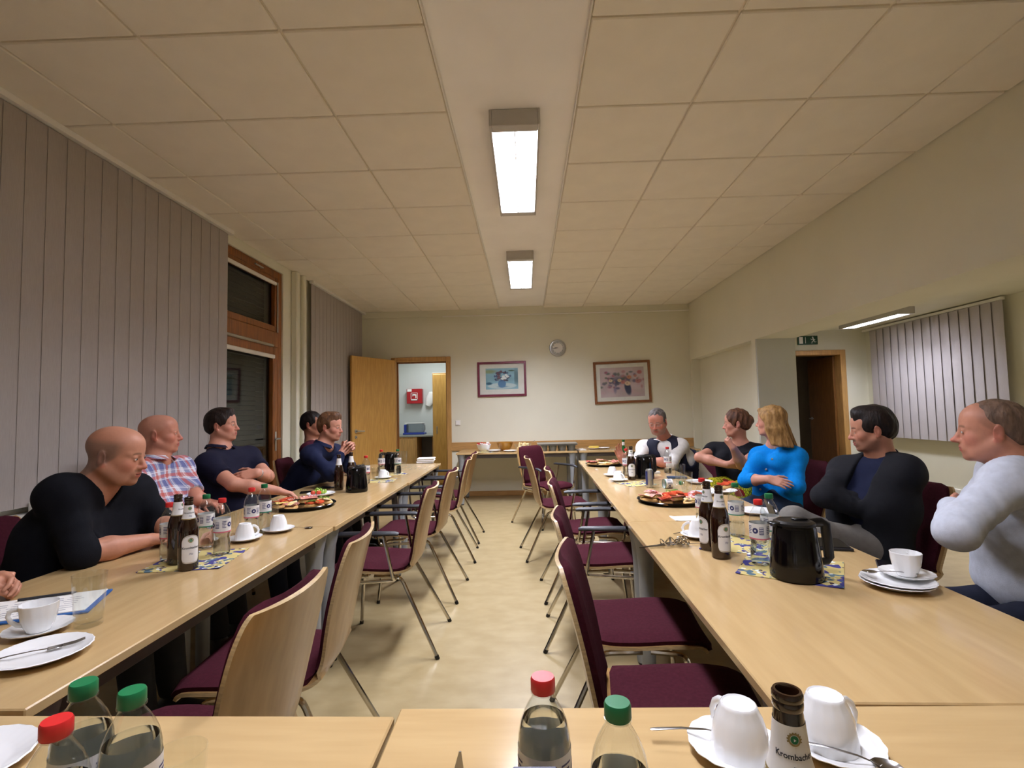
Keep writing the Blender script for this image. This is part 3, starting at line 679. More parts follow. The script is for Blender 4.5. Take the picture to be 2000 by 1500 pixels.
def napkin(px, py, label, rz, sz=.30, m='napkin', th=.0016, loc=None, name='paper_napkin', sy=None):
    p = loc if loc is not None else T(px, py); n = 9; P = np.zeros((n, n, 3)); sy = sy or sz
    for i in range(n):
        for j in range(n):
            x = (i/(n-1)-.5)*sz; y = (j/(n-1)-.5)*sy; P[i, j] = (x, y, th+.0006*math.sin(x*31+px)*math.cos(y*23)+(.003 if (i in (0, n-1) and j in (0, n-1)) else 0))
    return single(name, MB().slab(P, th).mesh(name, M[m]), p, label, 'napkin', None, rz)
# ------------------------------------------------------------------ left row, near to far
napkin(385, 1094, 'blue and yellow printed paper napkin under the bottles beside the man in black', .15, .29)
beer(367, 1112, 'brown beer bottle with white labels standing front of the pair by the man in black', D(-42))
beer(346, 1101, 'brown beer bottle half hidden behind the front one by the man in black', D(10))
pet(330, 1096, 'red', 'red capped water bottle half hidden behind the beer bottles by the man in black', .10, .4)
pet(402, 1070, 'green', 'green capped water bottle just right of the two beer bottles, left row', .105, 1.0)
pet(433, 1083, 'red', 'red capped water bottle standing on the napkin edge, left row', .12, D(-75)+.2)
tumbler(458, 1046, 'clear drinking glass behind the red capped bottle, left row', 'small')
pet(491, 1049, 'red', 'red capped water bottle close to a green capped one by the upturned cups', .15, 2.4)
pet(516, 1037, 'green', 'green capped water bottle close behind a red capped one by the upturned cups', .15, .6)
tumbler(533, 1016, 'clear drinking glass between the green capped bottle and the left sandwich tray', 'small')
cupset(478, 1056, 'Upturned white cup nearer the viewer of the two in the left row', flip=True, hrz=D(60))
cupset(544, 1038, 'Upturned white cup farther of the two beside the left sandwich tray', flip=True, hrz=D(120))
spoon(T(580, 1033), .1, 'steel teaspoon beside the farther upturned cup, left row')
cupset(75, 1236, 'White coffee cup standing upright at the left picture edge', flip=False, hrz=D(200))
tumbler(173, 1222, 'tall empty tumbler beside the upright cup at the left picture edge', 'big')
plate(82, 1285, 'white plate carrying a fork at the left picture edge')
p = T(40, 1293); single('fork', CM['fork'], (p[0]-.005, p[1]+.004, p[2]+.0075), 'steel fork lying on the white plate at the left picture edge', 'fork', None, D(42))
bk = empty('notepad', T(78, 1190), 'white notepad with blue edge and notes at the left picture edge', 'notepad', None, D(24))
MB().box((0, 0, .003), (.30, .21, .006), .001).obj('cover', mat('blue_cover', (40,96,168), .5), bk, smooth=False); 
mb = MB(); mb.box((-.004, .003, .0075), (.285, .195, .003), .0005)
for r_ in range(7):
    for q in range(5): mb.box((-.11+.045*q+.006*(r_ % 2), -.07+.02*r_, .0092), (.03+.006*((q*r_) % 3), .0022, .0002), mi=1)
mb.obj('page', [M['paper'], M['ink']], bk, smooth=False)
pn = MB(); pn.tube([(-.07,0,.0045),(.06,0,.0045),(.068,0,.0045),(.074,0,.0045)], [.004,.004,.003,.001], 10); pl = single('pen', pn.mesh('pen', M['inkdark']), (T(92, 1173)[0], T(92, 1173)[1], ZT+.0098), 'dark pen lying on the notepad at the left picture edge', 'pen', None, D(28))
beer(662, 957, 'brown beer bottle left of the pair before the clasped hands, left row', D(150)); beer(686, 949, 'brown beer bottle behind the black jug before the clasped hands', D(140))
jug(697, 960, 'black insulated jug beside the beer bottles before the clasped hands', D(80))
pet(715, 945, 'red', 'red capped water bottle just right of the nearer black jug, left row', .12, .3)
tumbler(733, 940, 'clear drinking glass by the nearer black jug, left one of two', 'small'); tumbler(742, 933, 'clear drinking glass by the nearer black jug, right one of two', 'small', True)
tumbler(705, 930, 'clear drinking glass behind the nearer black jug, left row', 'small')
cupset(748, 935, 'Upturned white cup on the napkin near the far end of the left row', flip=True, hrz=1.0)
napkin(742, 939, 'printed paper napkin under the far upturned cup of the left row', .1, .26)
jug(764, 921, 'black insulated jug with handle to the left, far end of the left row', D(170))
pet(745, 926, 'red', 'red capped water bottle in front of the farther black jug, left row', .12, 1.2); pet(777, 925, 'green', 'green capped water bottle right of the farther black jug, left row', .08, .2)
napkin(772, 926, 'printed paper napkin under the green capped bottle at the far left row', .5, .2)
tumbler(789, 905, 'clear tall tumbler at the far end of the left row', 'big')
ns = empty('napkin_stack', T(832, 903), 'stack of folded white napkins at the far end of the left row', 'napkin', None, .1)
nm = MB().box((0, 0, .0055), (.20, .20, .010), .004).mesh('napkin_fold', M['paper'], smooth=False)
for k in range(5): part('napkin_fold', nm, ns, (random.uniform(-.006, .006), random.uniform(-.006, .006), .0102*k), random.uniform(-.06, .06))
def slab_item(name, loc, sz, m, label, cat, rz=0, b=.003): return single(name, MB().box((0, 0, sz[2]/2), sz, b).mesh(name, M[m] if isinstance(m, str) else m, smooth=False), loc, label, cat, None, rz)
def phone(loc, label, rz=0, m='black'):
    e = empty('mobile_phone', loc, label, 'phone', None, rz); MB().box((0, 0, .004), (.15, .072, .008), .003).obj('phone_body', M[m], e, smooth=False); MB().box((0, 0, .0083), (.142, .066, .0006)).obj('screen', M['blackgloss'], e, smooth=False); return e
phone(T(607, 962), 'dark phone lying by the hand of the man in the navy polo', D(20)); phone(T(645, 953), 'dark phone lying beside the left beer bottle, left row', D(5))
# ------------------------------------------------------------------ food
M['bread'] = mat('bread_crust', (196,146,78), .7, c2=(226,190,130), scale=22, bump=.2, bscale=90); M['ham'] = mat('ham', (188,108,96), .45, c2=(206,146,128), scale=30); M['tomato'] = mat('tomato', (172,38,26), .3, c2=(196,84,50), scale=40)
M['cheese'] = mat('cheese', (236,206,120), .5, var=.05); M['egg'] = mat('egg_white', (240,234,216), .45, c2=(240,210,110), scale=50); M['radish'] = mat('radish', (196,30,70), .35, c2=(240,230,226), scale=55); M['herb'] = mat('herb_green', (70,110,40), .6, c2=(110,150,60), scale=40); M['salami'] = mat('salami', (150,46,40), .5, c2=(190,110,96), scale=60)
def roll_mesh(seed):
    r = random.Random(seed); mb = MB(); pf = [(0,0),(.030,0),(.037,.006),(.036,.014),(.031,.019),(0,.021)]
    mb.lathe(pf, seg=20, rfun=lambda a, z: 1+.05*math.sin(3*a+seed)+.03*math.sin(7*a)); mb.xform(np.diag([1.45, .85, 1, 1])); return mb.mesh('bread', M['bread'])
def disc(mb, c, r, t, tilt, seed): 
    R = rotx(tilt) @ roty(tilt*.6*(1 if seed % 2 else -1)); mb.lathe([(0,-t/2),(r,-t/2),(r*1.02,0),(r,t/2),(0,t/2)], c, 14, R, rfun=lambda a, z: 1+.06*math.sin(4*a+seed))
def topping(kind, seed):
    r = random.Random(seed); mb = MB(); 
    if kind in ('ham', 'salami', 'cheese'):
        for k in range(3):
            P = np.zeros((5, 7, 3)); cx = -.026+.026*k
            for i in range(5):
                for j in range(7): x = cx+(i/4-.5)*.036; y = (j/6-.5)*.062; P[i, j] = (x, y, .024+.006*math.sin(j*1.3+seed+k)+.004*k)
            mb.slab(P, .0025)
    elif kind == 'tomato':
        for k in range(4): disc(mb, (-.036+.024*k, .006*(-1)**k, .027+.002*k), .020, .005, .25, seed+k)
    elif kind == 'egg':
        for k in range(3): disc(mb, (-.03+.028*k, .004*(-1)**k, .027), .019, .006, .18, seed+k)
    elif kind == 'radish':
        for k in range(5): disc(mb, (r.uniform(-.035, .035), r.uniform(-.012, .012), .031), .010, .006, .4, seed+k)
    elif kind == 'herb':
        for k in range(7): mb.tube([(r.uniform(-.04, .04), r.uniform(-.02, .02), .027), (r.uniform(-.04, .04), r.uniform(-.02, .02), .036)], [.004, .001], 5)
    return mb.mesh({'herb': 'herb_garnish', 'egg': 'egg_slices', 'tomato': 'tomato_slices', 'radish': 'radish_slices'}.get(kind, kind+'_slices'), M[kind])
def sandwich(x, y, z, rz, kinds, label, seed, group):
    e = empty('open_sandwich', (x, y, z), label, 'sandwich', group, rz); e.scale = (1.22, 1.22, 1.15); part('bread', roll_mesh(seed), e)
    for i, k in enumerate(kinds): o = part({'herb': 'herb_garnish', 'egg': 'egg_slices', 'tomato': 'tomato_slices', 'radish': 'radish_slices'}.get(k, k+'_slices'), topping(k, seed*7+i), e, (0, 0, .004*i))
def tray(px, py, r, label, items, group, loc=None):
    x, y, z = loc if loc is not None else T(px, py)
    tr = MB().lathe([(0,.002),(r*.84,.002),(r*.87,0),(r*.92,.004),(r*.97,.018),(r,.021),(r*1.01,.019),(r*.99,.023),(r*.955,.022),(r*.90,.008),(r*.86,.006),(0,.006)], seg=64); single('party_tray', tr.mesh('party_tray', M['blackgloss']), (x, y, z), label, 'tray', 'round black party trays')
    for i, (a, rr, kinds, lb) in enumerate(items): sandwich(x+rr*r*math.cos(a), y+rr*r*math.sin(a), z+.0065, a+pi/2*(i % 2)+.4, kinds, lb, i+int(px), group)
tl = tray(592, 990, .195, 'round black party tray on the left row before the man in the navy polo', [
  (-.6, .62, ('tomato', 'herb'), 'open roll with tomato slices on the right rim of the left tray'), (.5, .66, ('egg', 'herb'), 'open roll with egg and herbs at the back right of the left tray'),
  (-1.75, .62, ('ham', 'egg'), 'open roll with ham under egg slices on the near rim of the left tray'), (2.9, .66, ('ham', 'tomato'), 'open roll with ham and tomato on the left rim of the left tray'),
  (-2.6, .62, ('cheese', 'tomato'), 'open roll with cheese and tomato at the near left of the left tray'), (1.7, .6, ('ham', 'radish'), 'open roll with ham and radish at the back of the left tray')], 'open sandwiches on the left tray')
tray(1312, 980, .205, 'round black party tray in the middle of the right row, full of sandwiches', [
  (.2, .68, ('tomato', 'radish'), 'open roll with tomato and radish on the right rim of the right tray'), (1.2, .68, ('egg', 'herb'), 'open roll with egg and herbs at the back right of the right tray'),
  (2.2, .66, ('ham', 'radish'), 'open roll with ham and radish at the back left of the right tray'), (3.2, .68, ('cheese', 'ham'), 'open roll with cheese and ham on the left rim of the right tray'),
  (4.2, .66, ('salami', 'tomato'), 'open roll with salami and tomato at the near left of the right tray'), (5.3, .68, ('egg', 'radish'), 'open roll with egg and radish on the near rim of the right tray'), (0, .05, ('ham', 'egg', 'tomato'), 'open roll with ham, egg and tomato at the centre of the right tray')], 'open sandwiches on the right tray')
tray(1180, 909, .19, 'round black party tray at the far end of the right row', [
  (.3, .6, ('ham',), 'open roll with ham on the right of the far tray'), (1.6, .55, ('cheese', 'ham'), 'open roll with cheese and ham at the back of the far tray'), (3.3, .66, ('radish', 'salami'), 'open roll with radish and salami on the left of the far tray'), (4.6, .6, ('egg',), 'open roll with egg on the near rim of the far tray')], 'open sandwiches on the far tray')
plate(627, 968, 'white plate with green grapes and tomatoes, left row')
gx, gy, gz = T(622, 966); gb_ = empty('grape_bunch', (gx, gy, gz+.008), 'bunch of green grapes heaped on the white plate, left row', 'grapes')
gm = MB().lathe([(0,-.011),(.006,-.009),(.0092,-.004),(.0098,.002),(.0075,.0085),(.003,.0112),(0,.0115)], seg=12).mesh('grape', mat('green_grape', (150,176,70), .25, c2=(126,156,54), scale=20, spec=.6))
for k in range(34):
    a = random.uniform(0, 2*pi); rr = .052*math.sqrt(random.random()); part('grape', gm, gb_, (rr*math.cos(a)*1.1, rr*math.sin(a)*.9, .011+(.03*(1-rr/.055))*random.random()))
MB().tube([(-.02,0,.03),(0,.01,.04),(.03,.0,.036)], .0016, 6).obj('stem', M['herb'], gb_)
tomm = MB().lathe([(0,0),(.010,.001),(.0165,.009),(.016,.019),(.010,.027),(.003,.0265),(0,.025)], seg=16).mesh('tomato', M['tomato'])
for q, (dx, dy, lb) in enumerate(((-.01, -.072, 'small red tomato on the grape plate, left one'), (.03, -.066, 'small red tomato on the grape plate, right one'))): single('tomato', tomm, (gx+dx, gy+dy, gz+.010), lb, 'tomato', 'tomatoes on the grape plate')
# ------------------------------------------------------------------ right row, near to far
napkin(1545, 1110, 'blue and yellow printed napkin under the nearest black jug, right row', -.55, .31)
jug(1556, 1128, 'big black insulated jug nearest the viewer on the right row, handle to the right', D(8))
pet(1486, 1103, 'red', 'red capped water bottle touching the nearest black jug, right row', .14, D(-75)); pet(1507, 1084, 'green', 'green capped water bottle behind the red capped one by the nearest jug', .14, 1.4)
beer(1409, 1089, 'brown beer bottle with white labels in front of the pair, right row', D(-75)); beer(1385, 1073, 'brown beer bottle behind the front one of the pair, right row', D(200))
pet(1374, 1030, 'red', 'clear water bottle mostly hidden behind the beer bottle pair, right row', .06, .2)
napkin(1446, 1062, 'printed paper napkin under the green capped bottle by the beer pair', -.4, .30)
pet(1440, 1047, 'green', 'green capped water bottle right of the beer bottle pair, nearly empty', .06, D(-80))
cupset(1364, 1050, 'Upturned white cup left of the beer bottle pair, right row', flip=True, hrz=2.6)
spoon(T(1345, 1043), D(8), 'steel teaspoon sticking out left of the upturned cup by the beer pair'); spoon(T(1358, 1066), D(2), 'steel teaspoon lying in front of the upturned cup by the beer pair')
napkin(1352, 1013, 'folded white paper napkin lying before the right sandwich tray', .05, .20, 'paper', .003, None, 'paper_napkin', .11)
wk = empty('serving_tongs', T(1307, 1068), 'small silver wire tongs lying by the table edge of the right row', 'tongs', None, D(12))
for s in (-1, 1): MB().tube([(-.13, 0, .006), (-.05, s*.004, .008), (.0, s*.012, .012), (.05, s*.014, .012)], [.0025, .003, .0035, .0025], 6).obj('arm', M['steel'], wk)
for k, (cx, rr) in enumerate(((.055, .030), (-.015, .022), (.058, .020), (.03, .026), (.062, .026))): MB().tube([(cx+rr*math.cos(a), rr*math.sin(a)*.8, .020+.014*math.sin(a*2+k*1.1)) for a in np.linspace(0, 2*pi, 17)[:-1]], .0026, 6, closed=True).obj('wire_loop', M['chrome'], wk)
plate(1752, 1146, 'white plate lowest under the cup beside the nearest jug', 'plate'); 
x, y, z = T(1752, 1146); plate(0, 0, 'second white plate stacked under the saucer beside the nearest jug', 'plate', 0, (x+.004, y, z+.0072))
x, y, z = T(1772, 1138); saucer((x, y, z+.016), 'white saucer on two plates beside the nearest jug'); cup((x, y+.0, z+.0225), 'white coffee cup upright on the plate stack beside the nearest jug', D(50))
spoon((x-.055, y-.01, z+.030), D(165), 'steel teaspoon on the saucer of the upright cup, right row')
phone(T(1738, 1110), 'dark phone behind the plate stack at the edge of the right row', D(60))
fo = empty('leather_folio', T(1590, 1064), 'black folio open behind the nearest black jug, right row', 'folder', None, D(-14))
MB().box((0, 0, .005), (.23, .17, .010), .002).obj('back_cover', M['arm'], fo, smooth=False); MB().box((0, 0, .0115), (.21, .15, .003)).obj('page', M['black'], fo, smooth=False)
P = np.zeros((2, 6, 3))
for j in range(6): P[0, j] = (-.115, -.085+.034*j, .008); P[1, j] = (-.165, -.085+.034*j, .165)
MB().slab(P, .004).obj('front_cover', M['arm'], fo)
plate(1478, 1003, 'white plate by the green capped bottle in front of the woman in blue')
plate(1410, 962, 'white plate with salad leaves before the woman in blue'); x, y, z = T(1404, 958)
M['leaf'] = mat('lettuce', (150,172,84), .5, c2=(206,196,110), scale=30)
lv = MB()
for k in range(5):
    P = np.zeros((5, 5, 3)); a = k*1.3
    for i in range(5):
        for j in range(5): u = (i/4-.5)*.05; v = (j/4-.5)*.04; P[i, j] = (u*math.cos(a)-v*math.sin(a)+.018*math.cos(a*2), u*math.sin(a)+v*math.cos(a)+.018*math.sin(a*2), .018+.006*math.sin(u*200+k)+.004*k)
    lv.slab(P, .001)
single('salad_leaves', lv.mesh('salad_leaves', M['leaf']), (x, y, z), 'heap of salad leaves on a white plate before the woman in blue', 'salad'); single('tomato', tomm, (x-.02, y-.04, z+.016), 'red tomato on the salad plate before the woman in blue', 'tomato')
sandwich(x+.055, y+.01, z+.012, .4, ('tomato',), 'bitten tomato roll on the salad plate before the woman in blue', 91, None)
plate(1372, 967, 'small white plate with a blue white napkin behind the right tray', 'splate'); x, y, z = T(1374, 966)
napkin(0, 0, 'crumpled blue and white napkin on the small plate behind the right tray', .3, .085, 'bluewhite', .003, (x, y, z+.014)) if 'bluewhite' in M else None
plate(1366, 944, 'white plate with knife beside the tall glasses, right row'); x, y, z = T(1366, 944); slab_item('table_knife', (x-.02, y, z+.017), (.15, .016, .002), 'steel', 'steel table knife lying across the plate by the tall glasses', 'knife', .3, .0008)
tumbler(1329, 944, 'tall clear tumbler left of two beside the yellow skirt', 'big'); tumbler(1342, 964, 'tall clear tumbler right of two behind the right sandwich tray', 'big')
slab_item('folded_cloth', T(1322, 934), (.15, .075, .014), mat('blue_case', (52,72,100), .6), 'flat slate blue case lying behind the lying bottle, right row', 'case', -.08)
lb_ = pet(0, 0, 'green', 'green capped water bottle lying on its side, right row', .0, 0, (T(1272, 955)[0], T(1272, 955)[1], ZT+.034)); lb_.rotation_euler = (0, pi/2, D(8))
cn = empty('drink_can', T(1269, 952), 'slim silver blue drink can before the far black jug', 'can'); MB().lathe([(0,.002),(.020,0),(.0255,.006),(.0262,.012),(.0262,.120),(.0225,.130),(.0215,.132),(.020,.129),(0,.128)], seg=24).obj('can_body', M['alu'], cn)
mb = MB(); arc_patch(mb, .0262, -.9, .9, .02, .118, 0); arc_patch(mb, .0262, 2.2, 4.0, .02, .118, 0); mb.obj('print', mat('can_blue', (60,70,130), .35, .5), cn)
jug(1259, 934, 'black insulated jug in the far half of the right row', D(30)); beer(1234, 937, 'brown beer bottle left of the far black jug, right row', D(-95)); pet(1224, 929, 'red', 'red capped water bottle left of the far beer bottle, right row', .13, D(-90))
napkin(1243, 945, 'printed paper napkin under the far black jug, right row', .3, .24)
pet(1305, 925, 'red', 'red capped water bottle alone near the vest man\'s forearm', .05, D(-85))
ge = empty('green_bottle', T(1219, 905), 'slim green glass bottle near the gesturing hand of the vest man', 'bottle'); MB().lathe([(0,0),(.027,0),(.030,.004),(.030,.12),(.024,.15),(.014,.18),(.0125,.23),(.0135,.235),(.0135,.243),(.011,.246),(0,.24)], seg=28).obj('bottle_glass', M['greenglass'], ge)
mb = MB(); arc_patch(mb, .0302, 0, 2*pi, .05, .105, 0, 30); mb.obj('label', M['label'], ge); mb = MB(); arc_patch(mb, .0132, 0, 2*pi, .19, .225, 0, 24, off=.001); mb.obj('neck_label', M['label'], ge); MB().lathe([(.0142,.232),(.0150,.246),(.013,.249),(0,.249)], seg=20).obj('crown_cap', M['greenglass'], ge)
cupset(1196, 930, 'Upturned white cup behind another at the far end of the right row', flip=True, hrz=1.0); cupset(1208, 940, 'Upturned white cup in front of another at the far end of the right row', flip=True, hrz=-1.0)
phone(T(1203, 905), 'dark phone beside the far sandwich tray', D(-5)); slab_item('tissue_pack', T(1282, 925), (.06, .035, .02), 'paper', 'small white tissue pack beside the far black jug', 'tissues', .2)
# ------------------------------------------------------------------ front tables
def top_at(px, py, Y): p = at_y(px, py, Y); return p
def pet_cap(px, py, Y, cap, label, level, rz):
    x = at_y(px, py, Y)[0]; return pet(0, 0, cap, label, level, rz, (x, Y, ZT+.0005))
pet_cap(1060, 1325, .657, 'red', 'red capped water bottle in the middle of the front tables', .182, D(-60)); pet_cap(1206, 1378, .60, 'green', 'green capped water bottle in the middle, right of the red capped one', .155, D(-90))
pet_cap(163, 1350, .652, 'green', 'green capped water bottle at the back of the three at bottom left', .17, D(-30)); pet_cap(258, 1365, .632, 'green', 'green capped water bottle in front right of the three at bottom left', .172, D(-75)); pet_cap(110, 1425, .572, 'red', 'red capped water bottle nearest the viewer at bottom left', .16, D(-100))
x = at_y(352, 1480, .70)[0]; tumbler(0, 0, 'clear drinking glass at the bottom left edge right of the three bottles', 'small', False, (x, .70, ZT+.0005))
x, y, z = T(1437, 1470); saucer((x, y, z), 'white saucer under the left upturned cup on the front table'); cup((x+.004, y-.01, z+.0062), 'upturned white cup left of the beer bottle on the front table', D(105), True, 1.08)
spoon((x-.06, y+.022, z+.016), D(-4), 'steel teaspoon on the saucer of the left upturned cup, front table')
x, y, z = T(1627, 1462); saucer((x, y, z), 'white saucer under the right upturned cup on the front table'); cup((x-.006, y+.004, z+.0062), 'upturned white cup right of the beer bottle on the front table', D(25), True, 1.08)
spoon((x-.012, y-.044, z+.016), D(-28), 'steel teaspoon on the saucer of the right upturned cup, front table')
x = at_y(1538, 1365, .553)[0]; beer(0, 0, 'brown open beer bottle nearest the viewer on the front table', D(-100), (x, .553, ZT+.0005))
x, y, z = T(-20, 1494); plate(0, 0, 'white plate just showing at the bottom left corner', 'plate', 0, (x-.03, y-.02, z))

tumbler(0, 0, 'clear drinking glass holding a knife at the bottom edge, left of the red capped bottle', 'small', False, (at_y(893, 1490, .60)[0], .585, ZT+.0005))
kx = at_y(893, 1490, .60)[0]; kn_ = empty('table_knife', (kx-.006, .577, ZT+.012), 'steel knife standing in the drinking glass at the bottom edge', 'knife'); mb = MB(); P = np.zeros((10, 3, 3))
for i in range(10):
    for j in range(3): t = i/9; P[i, j] = (.012*t+(j-1)*.0075*math.sqrt(max(.03, 1-max(0, (t-.55)/.45)**2)), .006*t, .03+t*.147)
mb.slab(P, .0014).obj('blade', M['steel'], kn_); MB().tube([(0,0,.0),(0,0,.03)], [.004,.005], 8).obj('grip', M['steel'], kn_)
px_ = at_y(1048, 1495, .585)[0]; ph_ = empty('mobile_phone', (px_-.002, .588, ZT), 'dark blue phone propped upright before the red capped bottle at the bottom edge', 'phone'); mb = MB().box((0, 0, .080), (.056, .0085, .158), .004, R=rotx(-.22)); mb.obj('phone_body', mat('phone_blue', (40,42,84), .3), ph_, smooth=False); MB().box((0, -.0046, .080), (.050, .0008, .148), 0, R=rotx(-.22)).obj('screen', M['blackgloss'], ph_, smooth=False)
# ------------------------------------------------------------------ back wall: pictures, clock, switch
def canvas(w_, h_, nx, ny, paint, name='print'):
    xs = np.linspace(0, 1, nx); ys = np.linspace(0, 1, ny); X, Y = np.meshgrid(xs, ys, indexing='ij')
    Cc = paint(X, Y); P = np.stack([(X-.5)*w_, np.zeros_like(X), (Y-.5)*h_], -1)
    me = MB().grid(P, flip=True).mesh(name, M['printcol'], smooth=False); ca = me.color_attributes.new('Col', 'FLOAT_COLOR', 'POINT')
    A = np.ones((nx*ny, 4)); A[:, :3] = np.where(Cc <= .04045, Cc/12.92, ((Cc+.055)/1.055)**2.4).reshape(-1, 3); ca.data.foreach_set('color', A.ravel()); return me
M['printcol'] = mat_vcol('art_print', .5)
def blob(C, X, Y, x, y, rx, ry, c, soft=.25, a=1, rot=0):
    dx, dy = X-x, Y-y; u = dx*math.cos(rot)+dy*math.sin(rot); v = -dx*math.sin(rot)+dy*math.cos(rot)
    d = np.sqrt((u/rx)**2+(v/ry)**2); k = np.clip((1-d)/soft, 0, 1)[..., None]*a; return C*(1-k)+np.array(c)/255*k
def nz(X, Y, seed, f):
    r = random.Random(seed); o = 0
    for k in range(7): a = r.uniform(0, 6.28); ff = f*r.uniform(.5, 1.6); o = o+np.sin(ff*(X*math.cos(a)+Y*math.sin(a))+r.uniform(0, 6.28))
    return o/7
def paint1(X, Y):
    r = random.Random(5); C = np.zeros(X.shape+(3,))+np.array((146,190,210))/255; C = C+(nz(X, Y, 1, 18)*.07)[..., None]
    C = blob(C, X, Y, .12, .85, .28, .12, (150,160,112), .6, .8); C = blob(C, X, Y, .8, .88, .12, .04, (70,96,80), .5)
    for k in range(6): C = blob(C, X, Y, .90+.02*k, .55, .012, .5, ((60,92,112), (110,150,164))[k % 2], .5)
    C = blob(C, X, Y, .5, .16, .48, .15, (206,222,228), .15); C = blob(C, X, Y, .1, .28, .12, .08, (60,110,140), .5)
    C = blob(C, X, Y, .52, .12, .22, .06, (110,150,186), .6, .8); C = blob(C, X, Y, .5, .26, .13, .20, (86,134,184), .1); C = blob(C, X, Y, .5, .40, .12, .03, (70,110,160), .2)
    for k in range(60):
        a = r.uniform(0, 6.28); q = math.sqrt(r.random()); C = blob(C, X, Y, .5+.27*q*math.cos(a), .60+.24*q*math.sin(a), r.uniform(.025, .06), r.uniform(.03, .07), r.choice([(50,66,110), (70,90,140), (110,60,80), (40,50,80), (90,130,150)]), .4, .9)
    for (x, y) in ((.55, .60), (.60, .52), (.67, .60), (.52, .50), (.63, .66)): C = blob(C, X, Y, x, y, .055, .07, (240,242,244), .3)
    for (x, y) in ((.42, .58), (.44, .50), (.38, .54)): C = blob(C, X, Y, x, y, .03, .04, (150,84,96), .4)
    return np.clip(C, 0, 1)
def paint2(X, Y):
    r = random.Random(9); C = np.zeros(X.shape+(3,))+np.array((206,186,194))/255; C = C+(nz(X, Y, 4, 12)*.06)[..., None]
    for k in range(26): C = blob(C, X, Y, r.uniform(.05, .95), r.uniform(.05, .95), r.uniform(.06, .16), r.uniform(.06, .14), r.choice([(216,166,184), (176,164,200), (220,196,200), (200,180,176)]), .9, .5)
    C = blob(C, X, Y, .45, .58, .33, .20, (96,96,128), .8, .8); C = blob(C, X, Y, .36, .50, .14, .10, (60,66,104), .7, .9); C = blob(C, X, Y, .62, .30, .085, .28, (62,70,104), .35, .95, .12); C = blob(C, X, Y, .33, .26, .05, .18, (124,120,160), .7, .8)
    for k in range(54): C = blob(C, X, Y, r.gauss(.48, .24), r.gauss(.58, .17), r.uniform(.03, .07), r.uniform(.03, .08), r.choice([(80,76,116), (110,104,140), (150,96,120), (70,84,100), (188,130,140), (90,104,96)]), .6, .75)
    for (x, y, s, c) in ((.24, .56, .04, (226,204,170)), (.44, .56, .045, (226,200,160)), (.52, .50, .05, (196,120,120)), (.62, .45, .062, (228,204,176)), (.66, .66, .05, (206,140,110)), (.86, .52, .06, (186,120,124)), (.9, .82, .05, (186,100,110)), (.14, .84, .035, (176,110,140)), (.8, .7, .035, (190,130,124)), (.30, .72, .03, (190,120,140))):
        C = blob(C, X, Y, x, y, s*1.3, s*1.5, c, .35); C = blob(C, X, Y, x-.01, y+.01, s*.35, s*.4, (130,70,70), .6, .7)
    return np.clip(C, 0, 1)
def picture(x, z, w_, h_, fw, m, mat_w, paint, label, tilt):
    e = empty('framed_picture', (x, YF-.004, z), label, 'picture'); e.rotation_euler[1] = tilt
    mb = MB()
    for s in (-1, 1): mb.box((s*(w_/2-fw/2), -.012, 0), (fw, .024, h_), .004); mb.box((0, -.012, s*(h_/2-fw/2)), (w_-2*fw, .024, fw), .004)
    mb.obj('frame', m, e, smooth=False); MB().box((0, -.005, 0), (w_-2*fw+.004, .006, h_-2*fw+.004)).obj('mount', M['paper'], e, smooth=False)
    pm = part('print', canvas(w_-2*fw-2*mat_w[0], h_-2*fw-2*mat_w[1], 130, 100, paint), e, (0, -.0085, mat_w[2]))
    MB().box((0, -.011, 0), (w_-2*fw, .0015, h_-2*fw)).obj('glass', M['glass'], e, smooth=False); return e
pa, pb = at_y(933, 707, 8), at_y(1028, 774, 8)
picture((pa[0]+pb[0])/2, (pa[2]+pb[2])/2, .775, .555, .036, mat('burgundy_frame', (108,34,56), .35, var=.1, scale=20), (.095, .075, .005), paint1, 'floral still life in a burgundy frame left of the clock', -.006)
pa, pb = at_y(1158, 706, 8), at_y(1270, 787, 8)
picture((pa[0]+pb[0])/2+.01, (pa[2]+pb[2])/2, .89, .665, .038, mat('brown_frame', (134,84,48), .4, var=.15, scale=20, stretch=(1,1,8)), (.062, .062, 0), paint2, 'floral watercolour in a brown wooden frame right of the clock', -.022)
ck = empty('wall_clock', (at_y(1089, 680, 8)[0], YF-.002, 2.302), 'round silver rimmed wall clock with white face on the back wall', 'clock'); Ry = rotx(pi/2)
MB().lathe([(0,0),(.128,0),(.134,.006),(.134,.024),(.126,.034),(.110,.036),(.106,.028),(0,.026)], seg=56, R=Ry).obj('rim', M['alu'], ck)
MB().lathe([(.106,.0275),(0,.0275)], seg=48, R=Ry).obj('dial', M['paper'], ck)
mb = MB()
for k in range(12):
    a = pi/2-k*pi/6; V, F = text_mesh(str(k or 12), .026); 
    mb.add(np.stack([V[:, 0]+.082*math.cos(a), np.full(len(V), -.0283), V[:, 1]+.082*math.sin(a)], 1), F)
    mb.box((.100*math.cos(a), -.0282, .100*math.sin(a)), (.008, .0006, .0025), R=roty(-a))
mb.obj('numerals', M['inkdark'], ck)
for nm, a, ln, w_ in (('minute_hand', pi+.14, .088, .006), ('hour_hand', pi-.12, .058, .008)):
    MB().box((ln/2-.008, 0, 0), (ln, .002, w_), .0009, R=None).xform(np.vstack([np.hstack([roty(-a), [[0], [-.030-(.002 if nm[0] == 'm' else 0)], [0]]]), [[0,0,0,1]]])).obj(nm, M['black'], ck)
